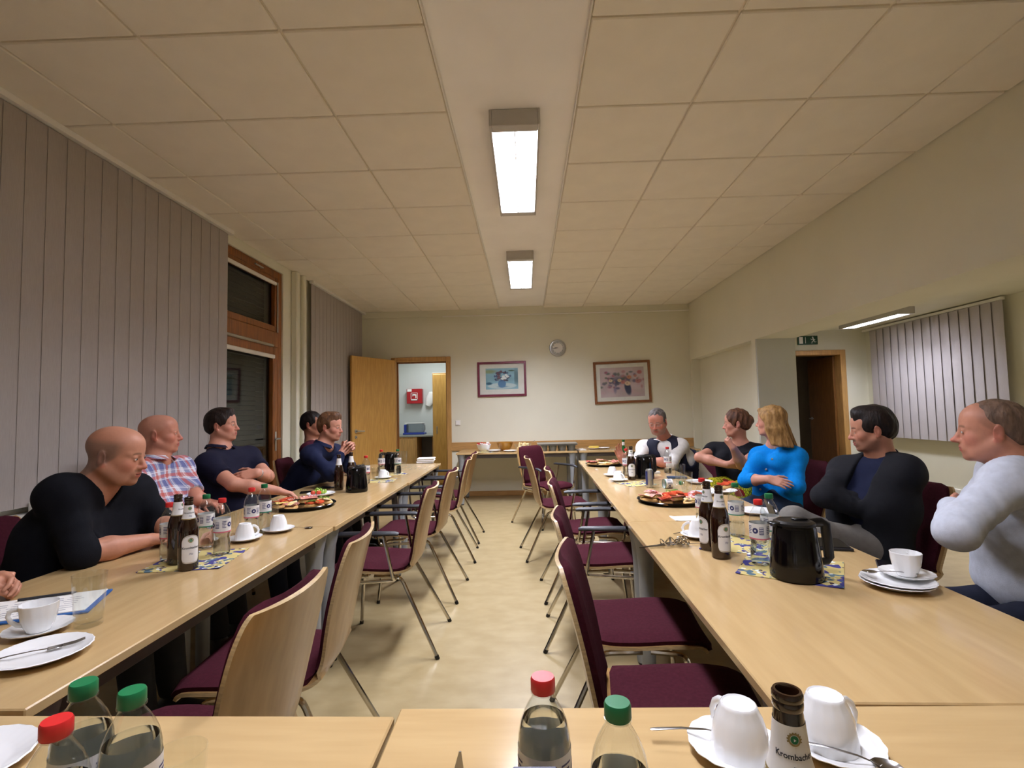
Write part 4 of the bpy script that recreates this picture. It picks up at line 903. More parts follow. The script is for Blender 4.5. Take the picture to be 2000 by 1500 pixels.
sw = empty('light_switch', (-1.085, YF-.001, 1.15), 'white rocker light switch on the back wall right of the kitchen door', 'switch'); MB().box((0, -.006, 0), (.082, .012, .082), .003).obj('plate', M['white'], sw, smooth=False); MB().box((0, -.014, 0), (.058, .008, .058), .002).obj('rocker', M['porc'], sw, smooth=False)
# ------------------------------------------------------------------ buffet
ZB_ = .7355
def by(px, py, Y=7.5): p = at_y(px, py, Y); return p[0]
def bowl(x, y, r, h, m, label, nm='bowl', rf=None): return single(nm, MB().lathe([(0,.004),(r*.45,.003),(r*.5,0),(r*.55,.004),(r*.8,h*.4),(r,h),(r*.97,h),(r*.76,h*.42),(r*.5,.010),(0,.009)], seg=40, rfun=rf).mesh(nm, m), (x, y, ZB_), label, 'bowl')
x = by(945, 870); bowl(x, 7.5, .11, .10, M['porc'], 'white bowl of red striped sweets at the left end of the buffet')
mb = MB()
for k in range(22): a = random.uniform(0, 6.28); q = .085*math.sqrt(random.random()); mb.box((q*math.cos(a), q*math.sin(a), .09+.03*random.random()), (.05, .022, .016), .006, R=rotz(random.uniform(0, 3)) @ rotx(random.uniform(-.5, .5)), mi=k % 2)
o = mb.obj('wrapped_sweets', [M['capred'], M['paper']], None, loc=(x, 7.5, ZB_)); tag(o, 'red and white wrapped sweets heaped in the bowl at the left of the buffet', 'sweets'); o['kind'] = 'stuff'
plate(0, 0, 'white plate between the sweets bowl and the amber bowl on the buffet', 'plate', 0, (by(966, 875), 7.42, ZB_))
bowl(by(986, 872), 7.52, .125, .125, mat('amber_glass', (206,160,60), .08, c2=(190,140,50), spec=.6, trans=.6), 'amber glass salad bowl on the buffet'); plate(0, 0, 'white plate in front of the amber glass bowl on the buffet', 'plate', 0, (by(997, 879), 7.3, ZB_))
x = by(1021, 870); bowl(x, 7.52, .13, .09, M['glass'], 'clear glass bowl of white salad on the buffet', 'glass_bowl')
mb = MB()
for k in range(26): a = random.uniform(0, 6.28); q = .085*math.sqrt(random.random()); mb.lathe([(0,-.018),(.018,-.006),(.018,.008),(0,.018)], (q*math.cos(a), q*math.sin(a), .05+.05*random.random()), 8)
o = mb.obj('white_salad', M['egg'], None, loc=(x, 7.52, ZB_)); tag(o, 'lumps of white salad filling the clear glass bowl on the buffet', 'salad'); o['kind'] = 'stuff'
spoon((x+.12, 7.5, ZB_+.10), .3, 'steel serving spoon leaning out of the clear glass bowl on the buffet').rotation_euler[1] = -.5
x = by(1088, 872, 7.4); cr = empty('serving_tray', (x, 7.42, ZB_), 'grey moulded catering tray with scalloped underside on the buffet', 'tray')
gm_ = mat('grey_plastic', (120,126,130), .5, var=.05)
mb = MB(); mb.box((0, 0, .090), (.56, .36, .022), .006); mb.obj('tray_rim', gm_, cr, smooth=False); mb = MB(); mb.box((0, 0, .1015), (.58, .38, .006), .002); mb.obj('tray_lid', M['alu'], cr, smooth=False)
wl = MB().lathe([(0,0),(.040,.0),(.050,.012),(.062,.080),(0,.080)], seg=20).mesh('well', gm_)
for q in range(4):
    for r_ in range(2): part('well', wl, cr, (-.20+.134*q, -.09+.17*r_, 0))
for s, lb in ((-1, 'left'), (1, 'right')): napkin(0, 0, 'white paper napkins peeping from under the %s end of the grey tray' % lb, .3*s, .14, 'paper', .012, (x+s*.33, 7.40, ZB_))
plate(0, 0, 'white plate with yellow cake on the right part of the buffet', 'plate', 0, (by(1160, 872), 7.5, ZB_)); ckx = by(1160, 872)
cake = MB().lathe([(0,0),(.075,0),(.078,.012),(.070,.030),(0,.034)], seg=20, rfun=lambda a, z: 1+.05*math.sin(5*a)); single('cake', cake.mesh('cake', mat('yellow_cake', (232,204,84), .6, c2=(224,190,90), scale=20)), (ckx, 7.5, ZB_+.012), 'piece of yellow cake on the buffet plate', 'cake')
plate(0, 0, 'empty white plate right of the cake plate on the buffet', 'plate', 0, (by(1178, 872), 7.5, ZB_)); napkin(0, 0, 'yellow napkin spread at the left end of the buffet', .2, .26, 'napkin', .0015, (by(948, 884), 7.3, ZB_)); napkin(0, 0, 'yellow napkin at the right part of the buffet', .4, .24, 'napkin', .0015, (by(1205, 879), 7.32, ZB_))
# ------------------------------------------------------------------ kitchen
kc = empty('kitchen_counter', (-2.13, 10.10, 0), 'grey topped kitchen counter seen through the doorway', 'counter')
gtop = mat('grey_worktop', (150,152,146), .4, var=.04, scale=40); MB().box((0, 0, .88), (.95, .60, .04), .006).obj('worktop', gtop, kc, smooth=False); MB().box((-.24, 0, .43), (.46, .56, .86), .004).obj('cabinet_body', M['frame'], kc, smooth=False); MB().box((-.24, -.29, .43), (.42, .018, .78), .004).obj('cabinet_door', M['frame'], kc, smooth=False); MB().box((.30, .1, .43), (.10, .36, .86), .004).obj('side_panel', M['frame'], kc, smooth=False); MB().box((.12, .22, .5), (.3, .12, .7), .02).obj('bin', M['apron'], kc, smooth=False)
tc_ = empty('storage_caddy', (-2.22, 10.0, .90), 'clear and blue plastic appliance on the kitchen counter', 'appliance'); bl = mat('blue_plastic', (40,60,150), .35, var=.06)
MB().box((0, 0, .02), (.42, .26, .04), .01).obj('base', bl, tc_, smooth=False); MB().box((-.17, 0, .12), (.05, .2, .16), .01).obj('end_block', bl, tc_, smooth=False); MB().box((.02, 0, .13), (.32, .22, .18), .012).obj('clear_lid', mat_glass('smoked_clear', (.62,.66,.70)), tc_, smooth=False); MB().tube([(.17,0,.04),(.20,0,.10),(.20,0,.18),(.16,0,.225)], .014, 8).obj('handle', M['greysteel'], tc_); MB().box((0, 0, .225), (.36, .2, .012), .004).obj('top_rim', M['white'], tc_, smooth=False)
a_, b_ = at_y(795, 760, 10.3), at_y(825, 788, 10.3); rb = empty('red_cabinet', ((a_[0]+b_[0])/2, 10.405, (a_[2]+b_[2])/2), 'red wall box with a white pictogram in the kitchen', 'box'); w_, h_ = abs(b_[0]-a_[0]), abs(a_[2]-b_[2]); red = mat('signal_red', (168,24,32), .4, var=.05)
MB().box((0, -.075, 0), (w_, .15, h_), .008).obj('box', red, rb, smooth=False); mb = MB()
for s in (-1, 1): mb.box((s*.066, -.1515, -.01), (.008, .002, .16)); mb.box((0, -.1515, -.01+s*.076), (.14, .002, .008))
mb.box((0, -.1515, -.074), (.14, .002, .03)); mb.box((-.01, -.1515, .03), (.06, .002, .03)); mb.box((.035, -.1515, 0), (.02, .002, .08)); mb.box((-.03, -.1515, .015), (.02, .002, .03)); mb.box((-w_/2+.06, -.1515, h_/2-.03), (.09, .002, .05)); mb.obj('pictogram', M['paper'], rb, smooth=False)
pb_ = empty('towel_dispenser', (b_[0]+.16, 10.405, (a_[2]+b_[2])/2-.06), 'white sack shaped dispenser beside the red box in the kitchen', 'dispenser'); MB().lathe([(0,-.16),(.05,-.15),(.10,-.02),(.085,.12),(.03,.15),(0,.15)], seg=18).xform(np.array([[.93,0,.37,0],[0,.55,0,-.06],[-.37,0,.93,0],[0,0,0,1]])).obj('bag', M['paper'], pb_)
kd = empty('tall_cupboard', (-1.45, 9.52, 0), 'tall beech cupboard at the right side of the kitchen doorway', 'cupboard'); MB().box((0, 0, 1.03), (.56, .42, 2.06), .005).obj('body', M['frame'], kd, smooth=False); MB().box((0, -.218, 1.03), (.54, .018, 2.0), .004).obj('door', M['doorwood'], kd, smooth=False); MB().box((-.2, -.235, 1.0), (.012, .02, .14), .003).obj('handle', M['alu'], kd, smooth=False)
# ------------------------------------------------------------------ exit sign and left sill
a_, b_ = at_y(1559, 657, 8.97), at_y(1597, 672, 8.97); es = empty('exit_sign', ((a_[0]+b_[0])/2, AY-.001, (a_[2]+b_[2])/2), 'green emergency exit sign with running figure above the annex door', 'sign'); w_, h_ = .345, .155
MB().box((0, -.014, 0), (w_, .028, h_), .004).obj('sign_body', mat('sign_green', (18,66,44), .4, var=.05), es, smooth=False); mb = MB(); yy = -.0285
mb.box((-.118, yy, 0), (.064, .001, .118)); mb.box((-.042, yy, 0), (.010, .001, .108))
def limb(p, q, r): 
    dx, dz_ = q[0]-p[0], q[1]-p[1]; mb.box(((p[0]+q[0])/2, yy, (p[1]+q[1])/2), (math.hypot(dx, dz_)+r, .001, r), R=roty(-math.atan2(dz_, dx)))
mb.lathe([(0,-.0005),(.013,-.0005),(.013,.0005),(0,.0005)], (.085, yy, .048), 12, rotx(pi/2))
for p, q, r in (((.092,.030),(.102,-.010),.022), ((.092,.026),(.066,.008),.010), ((.066,.008),(.052,.022),.009), ((.096,.024),(.122,.006),.010), ((.100,-.012),(.074,-.024),.012), ((.074,-.024),(.066,-.052),.011), ((.104,-.012),(.120,-.034),.012), ((.120,-.034),(.140,-.030),.010)): limb(p, q, r)
mb.obj('pictogram', M['paper'], es, smooth=False)
sb = empty('socket_box', (XL+.10, 2.62, .836), 'small white socket box on the left window sill beside the man in black', 'socket'); MB().box((0, 0, .03), (.08, .16, .06), .006).obj('box', M['white'], sb, smooth=False); MB().box((.041, -.03, .03), (.003, .05, .04), .001).obj('socket_face', M['alu'], sb, smooth=False)
cc = empty('wall_plant', (4.72, 9.85, 1.05), 'dark wall decoration hanging in the unlit corridor behind the annex door', 'decoration'); mb = MB()
for k in range(40): a = random.uniform(0, 6.28); q = .15*math.sqrt(random.random()); mb.tube([(q*.4*math.cos(a), q*.4*math.sin(a), .3+.6*random.random()), (q*math.cos(a), q*math.sin(a), .2+.8*random.random())], [.03, .012], 5)
mb.obj('foliage', M['black'], cc); MB().tube([(0,0,.2),(0,0,1.0)], .02, 6).obj('stem', M['black'], cc)
# ------------------------------------------------------------------ people: smooth-union fields turned into one surface each
def V3(*a): return np.array(a, float)
def unit(v): v = np.asarray(v, float); return v/(np.linalg.norm(v)+1e-12)
class Field:
    def __init__(s, lo, hi, h):
        s.lo = np.array(lo, float); s.h = h; s.n = np.ceil((np.array(hi)-s.lo)/h).astype(int)+1
        s.F = np.full(tuple(s.n), .25, np.float32); s.ax = [s.lo[i]+h*np.arange(s.n[i], dtype=np.float32) for i in range(3)]
    def _win(s, lo, hi):
        a = np.clip(np.floor((np.array(lo)-s.lo)/s.h).astype(int), 0, s.n); b = np.clip(np.ceil((np.array(hi)-s.lo)/s.h).astype(int)+1, 0, s.n)
        if np.any(b-a < 1): return None
        sl = tuple(slice(a[i], b[i]) for i in range(3)); g = np.meshgrid(*[s.ax[i][a[i]:b[i]] for i in range(3)], indexing='ij', sparse=True); return sl, g
    def _put(s, sl, d, k, sub=False, inter=False):
        A = s.F[sl]
        if sub: A = -A; 
        if inter: A = -A; d = -d
        if k > 0: hh = np.maximum(k-np.abs(A-d), 0)/k; r = np.minimum(A, d)-hh*hh*k*.25
        else: r = np.minimum(A, d)
        s.F[sl] = -r if (sub or inter) else r
    def cap(s, a, b, ra, rb=None, k=.02, sub=False, rip=None):
        a = np.asarray(a, float); b = np.asarray(b, float); rb = ra if rb is None else rb; m = max(ra, rb)+k+.03
        w = s._win(np.minimum(a, b)-m, np.maximum(a, b)+m)
        if w is None: return s
        sl, g = w; ab = b-a; L2 = float(ab@ab)+1e-12
        px, py, pz = g[0]-a[0], g[1]-a[1], g[2]-a[2]; t = np.clip((px*ab[0]+py*ab[1]+pz*ab[2])/L2, 0, 1)
        d = np.sqrt((px-t*ab[0])**2+(py-t*ab[1])**2+(pz-t*ab[2])**2)-(ra+(rb-ra)*t)
        if rip: d = d-rip[0]*np.sin(rip[1]*t+rip[2]+3*np.sin(20*px)+2*np.sin(17*pz))
        s._put(sl, d, k, sub); return s
    def ell(s, c, r, R=None, k=.02, sub=False, inter=False):
        c = np.asarray(c, float); r = np.asarray(r, float); m = r.max()+k+.03
        w = s._win(c-m, c+m)
        if w is None: return s
        sl, g = w; p = [g[i]-c[i] for i in range(3)]
        if R is not None: p = [R[0, j]*p[0]+R[1, j]*p[1]+R[2, j]*p[2] for j in range(3)]
        k0 = np.sqrt((p[0]/r[0])**2+(p[1]/r[1])**2+(p[2]/r[2])**2); k1 = np.sqrt((p[0]/r[0]**2)**2+(p[1]/r[1]**2)**2+(p[2]/r[2]**2)**2)+1e-9
        s._put(sl, k0*(k0-1)/k1, k, sub, inter); return s
    def plane(s, p, n, k=.004, reach=None):
        # cut away the side the normal points to; reach limits the cut to a ball
        p = np.asarray(p, float); n = unit(n); q = reach or 9
        w = s._win(p-q, p+q)
        if w is None: return s
        sl, g = w; d = (g[0]-p[0])*n[0]+(g[1]-p[1])*n[1]+(g[2]-p[2])*n[2]
        if reach: d = np.minimum(d, reach-np.sqrt((g[0]-p[0])**2+(g[1]-p[1])**2+(g[2]-p[2])**2))
        A = s.F[sl]; s.F[sl] = np.maximum(A, d) if k <= 0 else -(np.minimum(-A, -d)-(np.maximum(k-np.abs(A-d), 0)/k)**2*k*.25); return s
    def ripple(s, amp, dirs, seed=0):
        g = np.meshgrid(*s.ax, indexing='ij', sparse=True); r = random.Random(seed); o = 0
        for d, f in dirs:
            d = unit(d); q = unit([r.uniform(-1, 1) for _ in range(3)]); o = o+np.sin(f*(g[0]*d[0]+g[1]*d[1]+g[2]*d[2])+2.2*np.sin(11*(g[0]*q[0]+g[1]*q[1]+g[2]*q[2]))+r.uniform(0, 6))
        s.F += (amp*o/len(dirs)).astype(np.float32); return s
    def surf(s):
        F = s.F; I = F < 0; c = np.zeros(tuple(s.n-1), np.uint8)
        for i in (0, 1):
            for j in (0, 1):
                for k in (0, 1): c += I[i:I.shape[0]-1+i, j:I.shape[1]-1+j, k:I.shape[2]-1+k]
        act = np.argwhere((c > 0) & (c < 8)); idx = np.full(c.shape, -1, np.int32); idx[tuple(act.T)] = np.arange(len(act))
        acc = np.zeros((len(act), 3)); cnt = np.zeros(len(act)); cv = {}
        for i in (0, 1):
            for j in (0, 1):
                for k in (0, 1): cv[(i, j, k)] = F[act[:, 0]+i, act[:, 1]+j, act[:, 2]+k]
        for a in range(3):
            o = [q for q in range(3) if q != a]
            for u in (0, 1):
                for v in (0, 1):
                    p = [0, 0, 0]; p[o[0]] = u; p[o[1]] = v; q = list(p); q[a] = 1; A = cv[tuple(p)]; B = cv[tuple(q)]; m = (A < 0) != (B < 0)
                    t = np.where(m, A/np.where(m, A-B, 1), 0); pt = np.zeros((len(act), 3)); pt[:, o[0]] = u; pt[:, o[1]] = v; pt[:, a] = t; acc += pt*m[:, None]; cnt += m
        P = s.lo+s.h*(act+acc/cnt[:, None]); Q = []
        for a in range(3):
            o = [(1, 2), (2, 0), (0, 1)][a]; sl0 = [slice(None)]*3; sl1 = [slice(None)]*3; sl0[a] = slice(0, -1); sl1[a] = slice(1, None)
            A = I[tuple(sl0)]; B = I[tuple(sl1)]; e = np.argwhere(A != B); e = e[(e[:, o[0]] > 0) & (e[:, o[1]] > 0) & (e[:, o[0]] < c.shape[o[0]]) & (e[:, o[1]] < c.shape[o[1]])]
            if not len(e): continue
            def at(du, dv): q = e.copy(); q[:, o[0]] -= du; q[:, o[1]] -= dv; return idx[tuple(q.T)]
            q = np.stack([at(1, 1), at(0, 1), at(0, 0), at(1, 0)], 1); fl = I[tuple(e.T)]; q[~fl] = q[~fl][:, ::-1]; q = q[(q >= 0).all(1)]; Q.append(q)
        return P, np.concatenate(Q)
def biggest(P, Q):
    # keep only the largest connected piece of a surface
    L = np.arange(len(P))
    while True:
        m = L[Q].min(1); N = L.copy(); 
        for k in range(4): np.minimum.at(N, Q[:, k], m)
        N = N[N]
        if (N == L).all(): break
        L = N
    ids, ct = np.unique(L, return_counts=True); keep = L == ids[np.argmax(ct)]; mp = np.cumsum(keep)-1
    return P[keep], mp[Q[keep[Q[:, 0]]]]
def to_mesh(P, Q, name, m, base, smooth=1):
    if smooth:                                              # light relaxation
        for _ in range(smooth):
            S = np.zeros_like(P); n = np.zeros(len(P))
            for a, b in ((0, 1), (1, 2), (2, 3), (3, 0)):
                np.add.at(S, Q[:, a], P[Q[:, b]]); np.add.at(n, Q[:, a], 1); np.add.at(S, Q[:, b], P[Q[:, a]]); np.add.at(n, Q[:, b], 1)
            P = P*.45+.55*S/np.maximum(n, 1)[:, None]
    me = bpy.data.meshes.new(name); me.vertices.add(len(P)); me.vertices.foreach_set('co', (P-base).astype(np.float32).ravel())
    me.loops.add(len(Q)*4); me.loops.foreach_set('vertex_index', Q.ravel().astype(np.int32)); me.polygons.add(len(Q)); me.polygons.foreach_set('loop_start', np.arange(0, len(Q)*4, 4, dtype=np.int32))
    me.polygons.foreach_set('use_smooth', np.ones(len(Q), bool)); me.update(calc_edges=True); me.materials.append(m); return me, P
def put(name, me, parent): o = bpy.data.objects.new(name, me); COL.objects.link(o); o.parent = parent; return o
def J(px, py, Y): return at_y(px, py, Y)
def reach(px, py, c, L, near=True):
    # the point on the sight line of a pixel that lies one bone length from the joint c
    d = ray(px, py); o = CAM-c; A = d@d; B = 2*(d@o); Cc = o@o-L*L; D_ = B*B-4*A*Cc
    if D_ <= 0: p = CAM+d*(-B/(2*A)); return c+unit(p-c)*L
    return CAM+d*((-B+(-1 if near else 1)*math.sqrt(D_))/(2*A))
M['skin'] = mat_vcol('skin', .5, .35, bump=.06, bscale=420); M['eye'] = mat_vcol('eye', .12, .6)
def frame(f, up=(0, 0, 1), pitch=0, roll=0):
    f = unit(f); up = np.array(up, float); l = unit(np.cross(up, f)); u = np.cross(f, l)
    c, s_ = math.cos(pitch), math.sin(pitch); f, u = f*c-u*s_, u*c+f*s_            # pitch > 0 looks down
    c, s_ = math.cos(roll), math.sin(roll); l, u = l*c+u*s_, u*c-l*s_
    return np.stack([f, l, u], 1)
def add_head(F, c, R, s, fat=0, nose=1.0):
    w = lambda *p: c+R@(np.array(p)*s); E = lambda p, r, k, **kw: F.ell(w(*p), np.array(r)*s, R, k*s, **kw); K = lambda p, q, ra, rb, k, **kw: F.cap(w(*p), w(*q), ra*s, rb*s, k*s, **kw)
    E((-.012,0,.036), (.099,.077,.082), .02); E((.034,0,.045), (.056,.064,.058), .03); E((.032,0,-.025), (.060,.061+fat*.01,.076), .03); E((.038,0,-.074), (.050,.048+fat*.018,.040), .03); E((.074,0,-.100), (.018,.022,.016), .02)
    for y in (-1, 1):
        K((-.005,y*(.055+fat*.012),-.045), (.05,y*(.032+fat*.012),-.092), .016+fat*.008, .014+fat*.006, .025); E((.058,y*.041,-.026), (.024,.022,.022), .02); K((.084,y*.010,.017), (.068,y*.047,.020), .009, .008, .012)
        E((.103,y*.032,-.001), (.020,.0195,.0115), .010, sub=True); E((.0775,y*.031,-.001), (.0128,.0145,.0128), .003); E((.0785,y*.031,.0070), (.0142,.0155,.0090), .003)
        E((.098,y*.0125,-.037), (.011,.008*nose,.008), .006)
        Re = R @ rotz(y*.38); F.ell(w(-.012,y*.081,-.006), np.array((.019,.0075,.032))*s, Re, .006*s); F.ell(w(-.006,y*.090,-.003), np.array((.011,.006,.018))*s, Re, .004*s, sub=True); E((-.004,y*.080,-.034), (.009,.006,.010), .006)
    K((.086,0,.014), (.108*1,0,-.028), .0085, .0105, .010); E((.110+.004*(nose-1),0,-.034), (.0125*nose,.0115*nose,.0105), .006)
    E((.080,0,-.062), (.020,.030,.022), .015)
    for y in (-1, 1): K((.0925,y*.019,-.0635), (.0985,y*.004,-.0595), .0034, .0046, .004); K((.0915,y*.017,-.0685), (.0965,y*.003,-.0720), .0036, .0050, .004)
    F.cap(w(.092,-.021,-.0658), w(.103,0,-.0655), .0018*s, .0018*s, .002*s, sub=True); F.cap(w(.092,.021,-.0658), w(.103,0,-.0655), .0018*s, .0018*s, .002*s, sub=True)
def face_cols(P, c, R, s, sk):
    q = (P-c)@R/s; base = np.array(lin(sk['skin']))*np.array((.80,.74,.70)); C = np.tile(base, (len(P), 1)); near = np.linalg.norm(q, axis=1) < .17; x, y, z = q[:, 0], q[:, 1], q[:, 2]; ya = np.abs(y)
    def mixc(m, col, a=1):
        nonlocal C; m = np.clip(m, 0, 1)*near*a; C = C*(1-m[:, None])+np.array(lin(col))*m[:, None]
    g = lambda cx, cy, cz, r: np.clip(1-np.sqrt((x-cx)**2+(ya-cy)**2+(z-cz)**2)/r, 0, 1)
    red = sk.get('flush', (196,100,84)); mixc(g(.065,.042,-.03,.04)*1.6, red, .34); mixc(g(.112,0,-.034,.026)*1.8, red, .45); mixc(np.clip((ya-.079)/.004, 0, 1)*(np.abs(x+.01) < .03)*np.clip((z+.046)/.01, 0, 1)*(z < .04), red, .4)
    if 'scalp' in sk:
        hl = np.clip((z-(.9*(x-sk.get('sx', 0))-.006))/.012, 0, 1)*np.clip((sk.get('top', .9)-z-(ya < .05)*0)/.015, 0, 1)
        if sk.get('bald'): hl = hl*np.clip(((np.sqrt(((x+.01)/.1)**2+(y/.078)**2)-.62)*6), 0, 1)*np.clip((.072-z)/.025, 0, 1)
        mixc(hl*np.clip((.056-x)/.03, 0, 1), sk['scalp'], sk.get('scalp_a', .55))
    if 'stubble' in sk: mixc(np.clip((-.040-z)/.022, 0, 1)*np.clip((x+.025)/.03, 0, 1)*np.clip((z+.130)/.02, 0, 1), sk['stubble'], sk.get('stub_a', .35)); mixc(np.clip(1-np.abs(z+.050)/.009, 0, 1)*1.4*np.clip((.032-ya)/.008, 0, 1)*np.clip((x-.068)/.01, 0, 1), sk['stubble'], sk.get('must_a', .5))
    mixc(((ya < .021) & (x > .078) & (z > -.078) & (z < -.057)), sk.get('lip', (176,92,84)), .75)
    mixc(((ya < .020) & (x > .078) & (np.abs(z+.0657) < .0022)), (90,40,36), .6)
    mixc(np.clip(1-np.abs(z-(.0225-9*(ya-.028)**2))/.0055, 0, 1)*1.5*np.clip((ya-.010)/.006, 0, 1)*np.clip((.050-ya)/.008, 0, 1)*(x > .05), sk.get('brow', (80,56,40)), .85)
    return C
def eye_mesh(s, look=0, down=0, open_=1.0, iris=(92,110,120)):
    n, m = 17, 11; P = np.zeros((n, m, 3)); C = np.ones((n*m, 4)); r = .0166
    for i in range(n):
        u = i/(n-1)*2-1; az = u*.80; up = (.36*(1-u*u)**.7+.02)*open_; dn = -(.26*(1-u*u)**.7+.02)*open_
        for j in range(m):
            el = dn+(up-dn)*j/(m-1)-.06-down*.25; P[i, j] = (r*math.cos(el)*math.cos(az), r*math.cos(el)*math.sin(az)*1.02, r*math.sin(el))
            d = math.hypot(az-look, el+.05+down*.6); c = (226,220,212) if d > .40 else (iris if d > .19 else (12,10,10))
            if j >= m-1 or i in (0, n-1): c = (60,36,30)
            elif j == 0: c = (170,110,96)
            C[i*m+j, :3] = lin(c)
    P[..., 0] -= .0008
    mb = MB(); mb.grid(P*s); me = mb.mesh('eye', M['eye']); ca = me.color_attributes.new('Col', 'FLOAT_COLOR', 'POINT'); ca.data.foreach_set('color', C.ravel()); return me
def add_hand(F, W, u, n, t, curl=(.35, .5, .35), spread=0, s=1.0, thumb=(.7, .65, .25), cs=(1, 1, 1, 1)):
    u = unit(u); n = unit(n-u*np.dot(n, u)); tt = np.cross(u, n); t = tt*(1 if np.dot(tt, t) >= 0 else -1); kn = []
    for i in range(4):
        b = W+u*(.086+(0, .006, .002, -.009)[i])*s+t*(.029-.0195*i)*s-n*(0, -.002, 0, .003)[i]*s; F.cap(W+u*.008*s+t*(.014-.009*i)*s, b, .0165*s, .0115*s, .014); kn.append(b)
    F.cap(W+t*.012*s-u*.01, W+u*.045*s+t*.026*s+n*.008*s, .017*s, .016*s, .016); F.cap(W-t*.010*s, W+u*.05*s-t*.022*s+n*.006*s, .016*s, .013*s, .014)
    for i in range(4):
        L = (.074, .083, .077, .060)[i]*s; p = kn[i]; a = 0; sp = (1.5-i)*spread*.12
        for q, (fr, r0, r1) in enumerate(((.46, .0098, .0085), (.30, .0085, .0077), (.26, .0077, .0062))):
            a += curl[q]*cs[i]; d = unit(u*math.cos(a)+n*math.sin(a)+t*sp); e = p+d*L*fr; F.cap(p, e, r0*s, r1*s, .0035); p = e
    p = W+u*.022*s+t*.024*s+n*.006*s; d = unit(t*thumb[0]+u*thumb[1]+n*thumb[2])
    for q, (L, r0, r1) in enumerate(((.042, .0135, .0108), (.034, .0105, .0092), (.027, .0092, .0068))):
        e = p+d*L*s; F.cap(p, e, r0*s, r1*s, .006); p = e; d = unit(d+u*.30+n*.12-t*.25)
def person(lb, c, f, pitch=0, roll=0, s=1.0, h=.0040, hc=.0075, neck=None, sh=None, el=None, wr=None, hand=None, chest=None, pelvis=None, knee=None, ankle=None, sk=None, hair=None, build=1.0, belly=0, depth=1.0, sleeve='short', cloth=None, trousers=None, tk=None, fat=0, nose=1, lookdown=0, eyeopen=1.0, look=0, neckr=.056, neckcut=.062, extras=None, shoes=(24,22,22), collar=None, vneck=None, seed=1, wrinkle=.0035, grp='people seated around the tables', sleeve_len=None, nocut=None):
    R = frame(f, pitch=pitch, roll=roll); c = np.asarray(c, float); base = V3(pelvis[0], pelvis[1], 0); e = empty('person', base, lb, 'person', grp)
    (sR, sL), (eR, eL), (wR, wL) = sh, el, wr; lat = unit(sL-sR); lat = unit(lat); mid = (sR+sL)/2; upv = unit(mid-pelvis); fwd = unit(np.cross(lat, upv))
    allp = [c, neck, sR, sL, eR, eL, wR, wL, pelvis]; lo = np.min(allp, 0)-.17; hi = np.max(allp, 0)+.17
    for k_, hd in enumerate(hand):
        if hd is not None: q = wr[k_]+unit(hd['u'])*.2; lo = np.minimum(lo, q-.08); hi = np.maximum(hi, q+.08)
    lo[2] = max(lo[2], .45)
    F = Field(lo, hi, h); add_head(F, c, R, s, fat, nose)
    nk0 = c+R@(np.array((-.026,0,-.055))*s); F.cap(nk0, neck, neckr*s, neckr*1.08, .03); F.cap(c+R@(np.array((.012,0,-.085))*s), neck+fwd*.022, .036*s, .040, .03)
    F.cap(neck-upv*.01, sR, .05, .048, .05); F.cap(neck-upv*.01, sL, .05, .048, .05); ch = chest if chest is not None else mid*.62+pelvis*.38
    for sg in (-1, 1): F.cap(mid+lat*sg*.07*build-upv*.06, ch+lat*sg*.06*build, .070*build, .080*build, .06); F.cap(ch+lat*sg*.06*build, pelvis+lat*sg*.06, .075*build, .08*build, .06)
    ab = build**.6
    for S_, E_, W_ in ((sR, eR, wR), (sL, eL, wL)):
        F.cap(S_, E_, .050*ab, .041*ab, .03); F.cap(E_, E_*.62+W_*.38, .040*ab, .042*ab, .02); F.cap(E_*.62+W_*.38, W_, .042*ab, .0275, .02)
    for k_, hd in enumerate(hand):
        if hd is not None: add_hand(F, wr[k_], hd['u'], hd['n'], hd['t'], hd.get('curl', (.35, .5, .35)), hd.get('spread', 0), hd.get('s', 1.0)*(.98 if build >= 1 else .9), hd.get('thumb', (.7, .65, .25)))
    P, Q = F.surf(); me, P = to_mesh(P, Q, 'body', M['skin'], base); Cc = face_cols(P, c, R, s, sk); A = np.ones((len(P), 4)); A[:, :3] = Cc
    ca = me.color_attributes.new('Col', 'FLOAT_COLOR', 'POINT'); ca.data.foreach_set('color', A.astype(np.float32).ravel()); bo = put('body', me, e)
    for y in (-1, 1):
        em = eye_mesh(s, look, lookdown, eyeopen, sk.get('iris', (92,110,120))); o = put('eye', em, bo); Mx = np.eye(4); Mx[:3, :3] = R; Mx[:3, 3] = c+R@(np.array((.0775,y*.031,-.001))*s)-base; o.matrix_local = Matrix(Mx.tolist())
    # shirt: the torso a little fuller than the body, arms to the sleeve end
    t = .012; lo2 = np.min([neck, sR, sL, eR, eL, pelvis]+([wR, wL] if sleeve != 'short' else []), 0)-.24; hi2 = np.max([neck, sR, sL, eR, eL, pelvis]+([wR, wL] if sleeve != 'short' else []), 0)+.24; lo2[2] = max(lo2[2], .42)
    F = Field(lo2, hi2, hc)
    for k_, (S_, E_, W_) in enumerate(((sR, eR, wR), (sL, eL, wL))):
        if sleeve == 'short':
            fr = (sleeve_len or .55); En = S_+(E_-S_)*fr; F.cap(S_, En+unit(E_-S_)*.02, .061*ab, .060*ab, .05); F.plane(En, E_-S_, .003, .10)
        else:
            F.cap(S_, E_, .060*ab, .053*ab, .05, rip=(.0016, 23, k_)); fr = {'long': .95, 'three': .45, 'pushed': .16}[sleeve]; En = E_+(W_-E_)*fr
            F.cap(E_, En+unit(W_-E_)*.02, .054*ab, (.050 if fr < .5 else .038)*ab, .03, rip=(.0016, 21, k_+1)); None if nocut and k_ in nocut else F.plane(En, W_-E_, .003, .085)
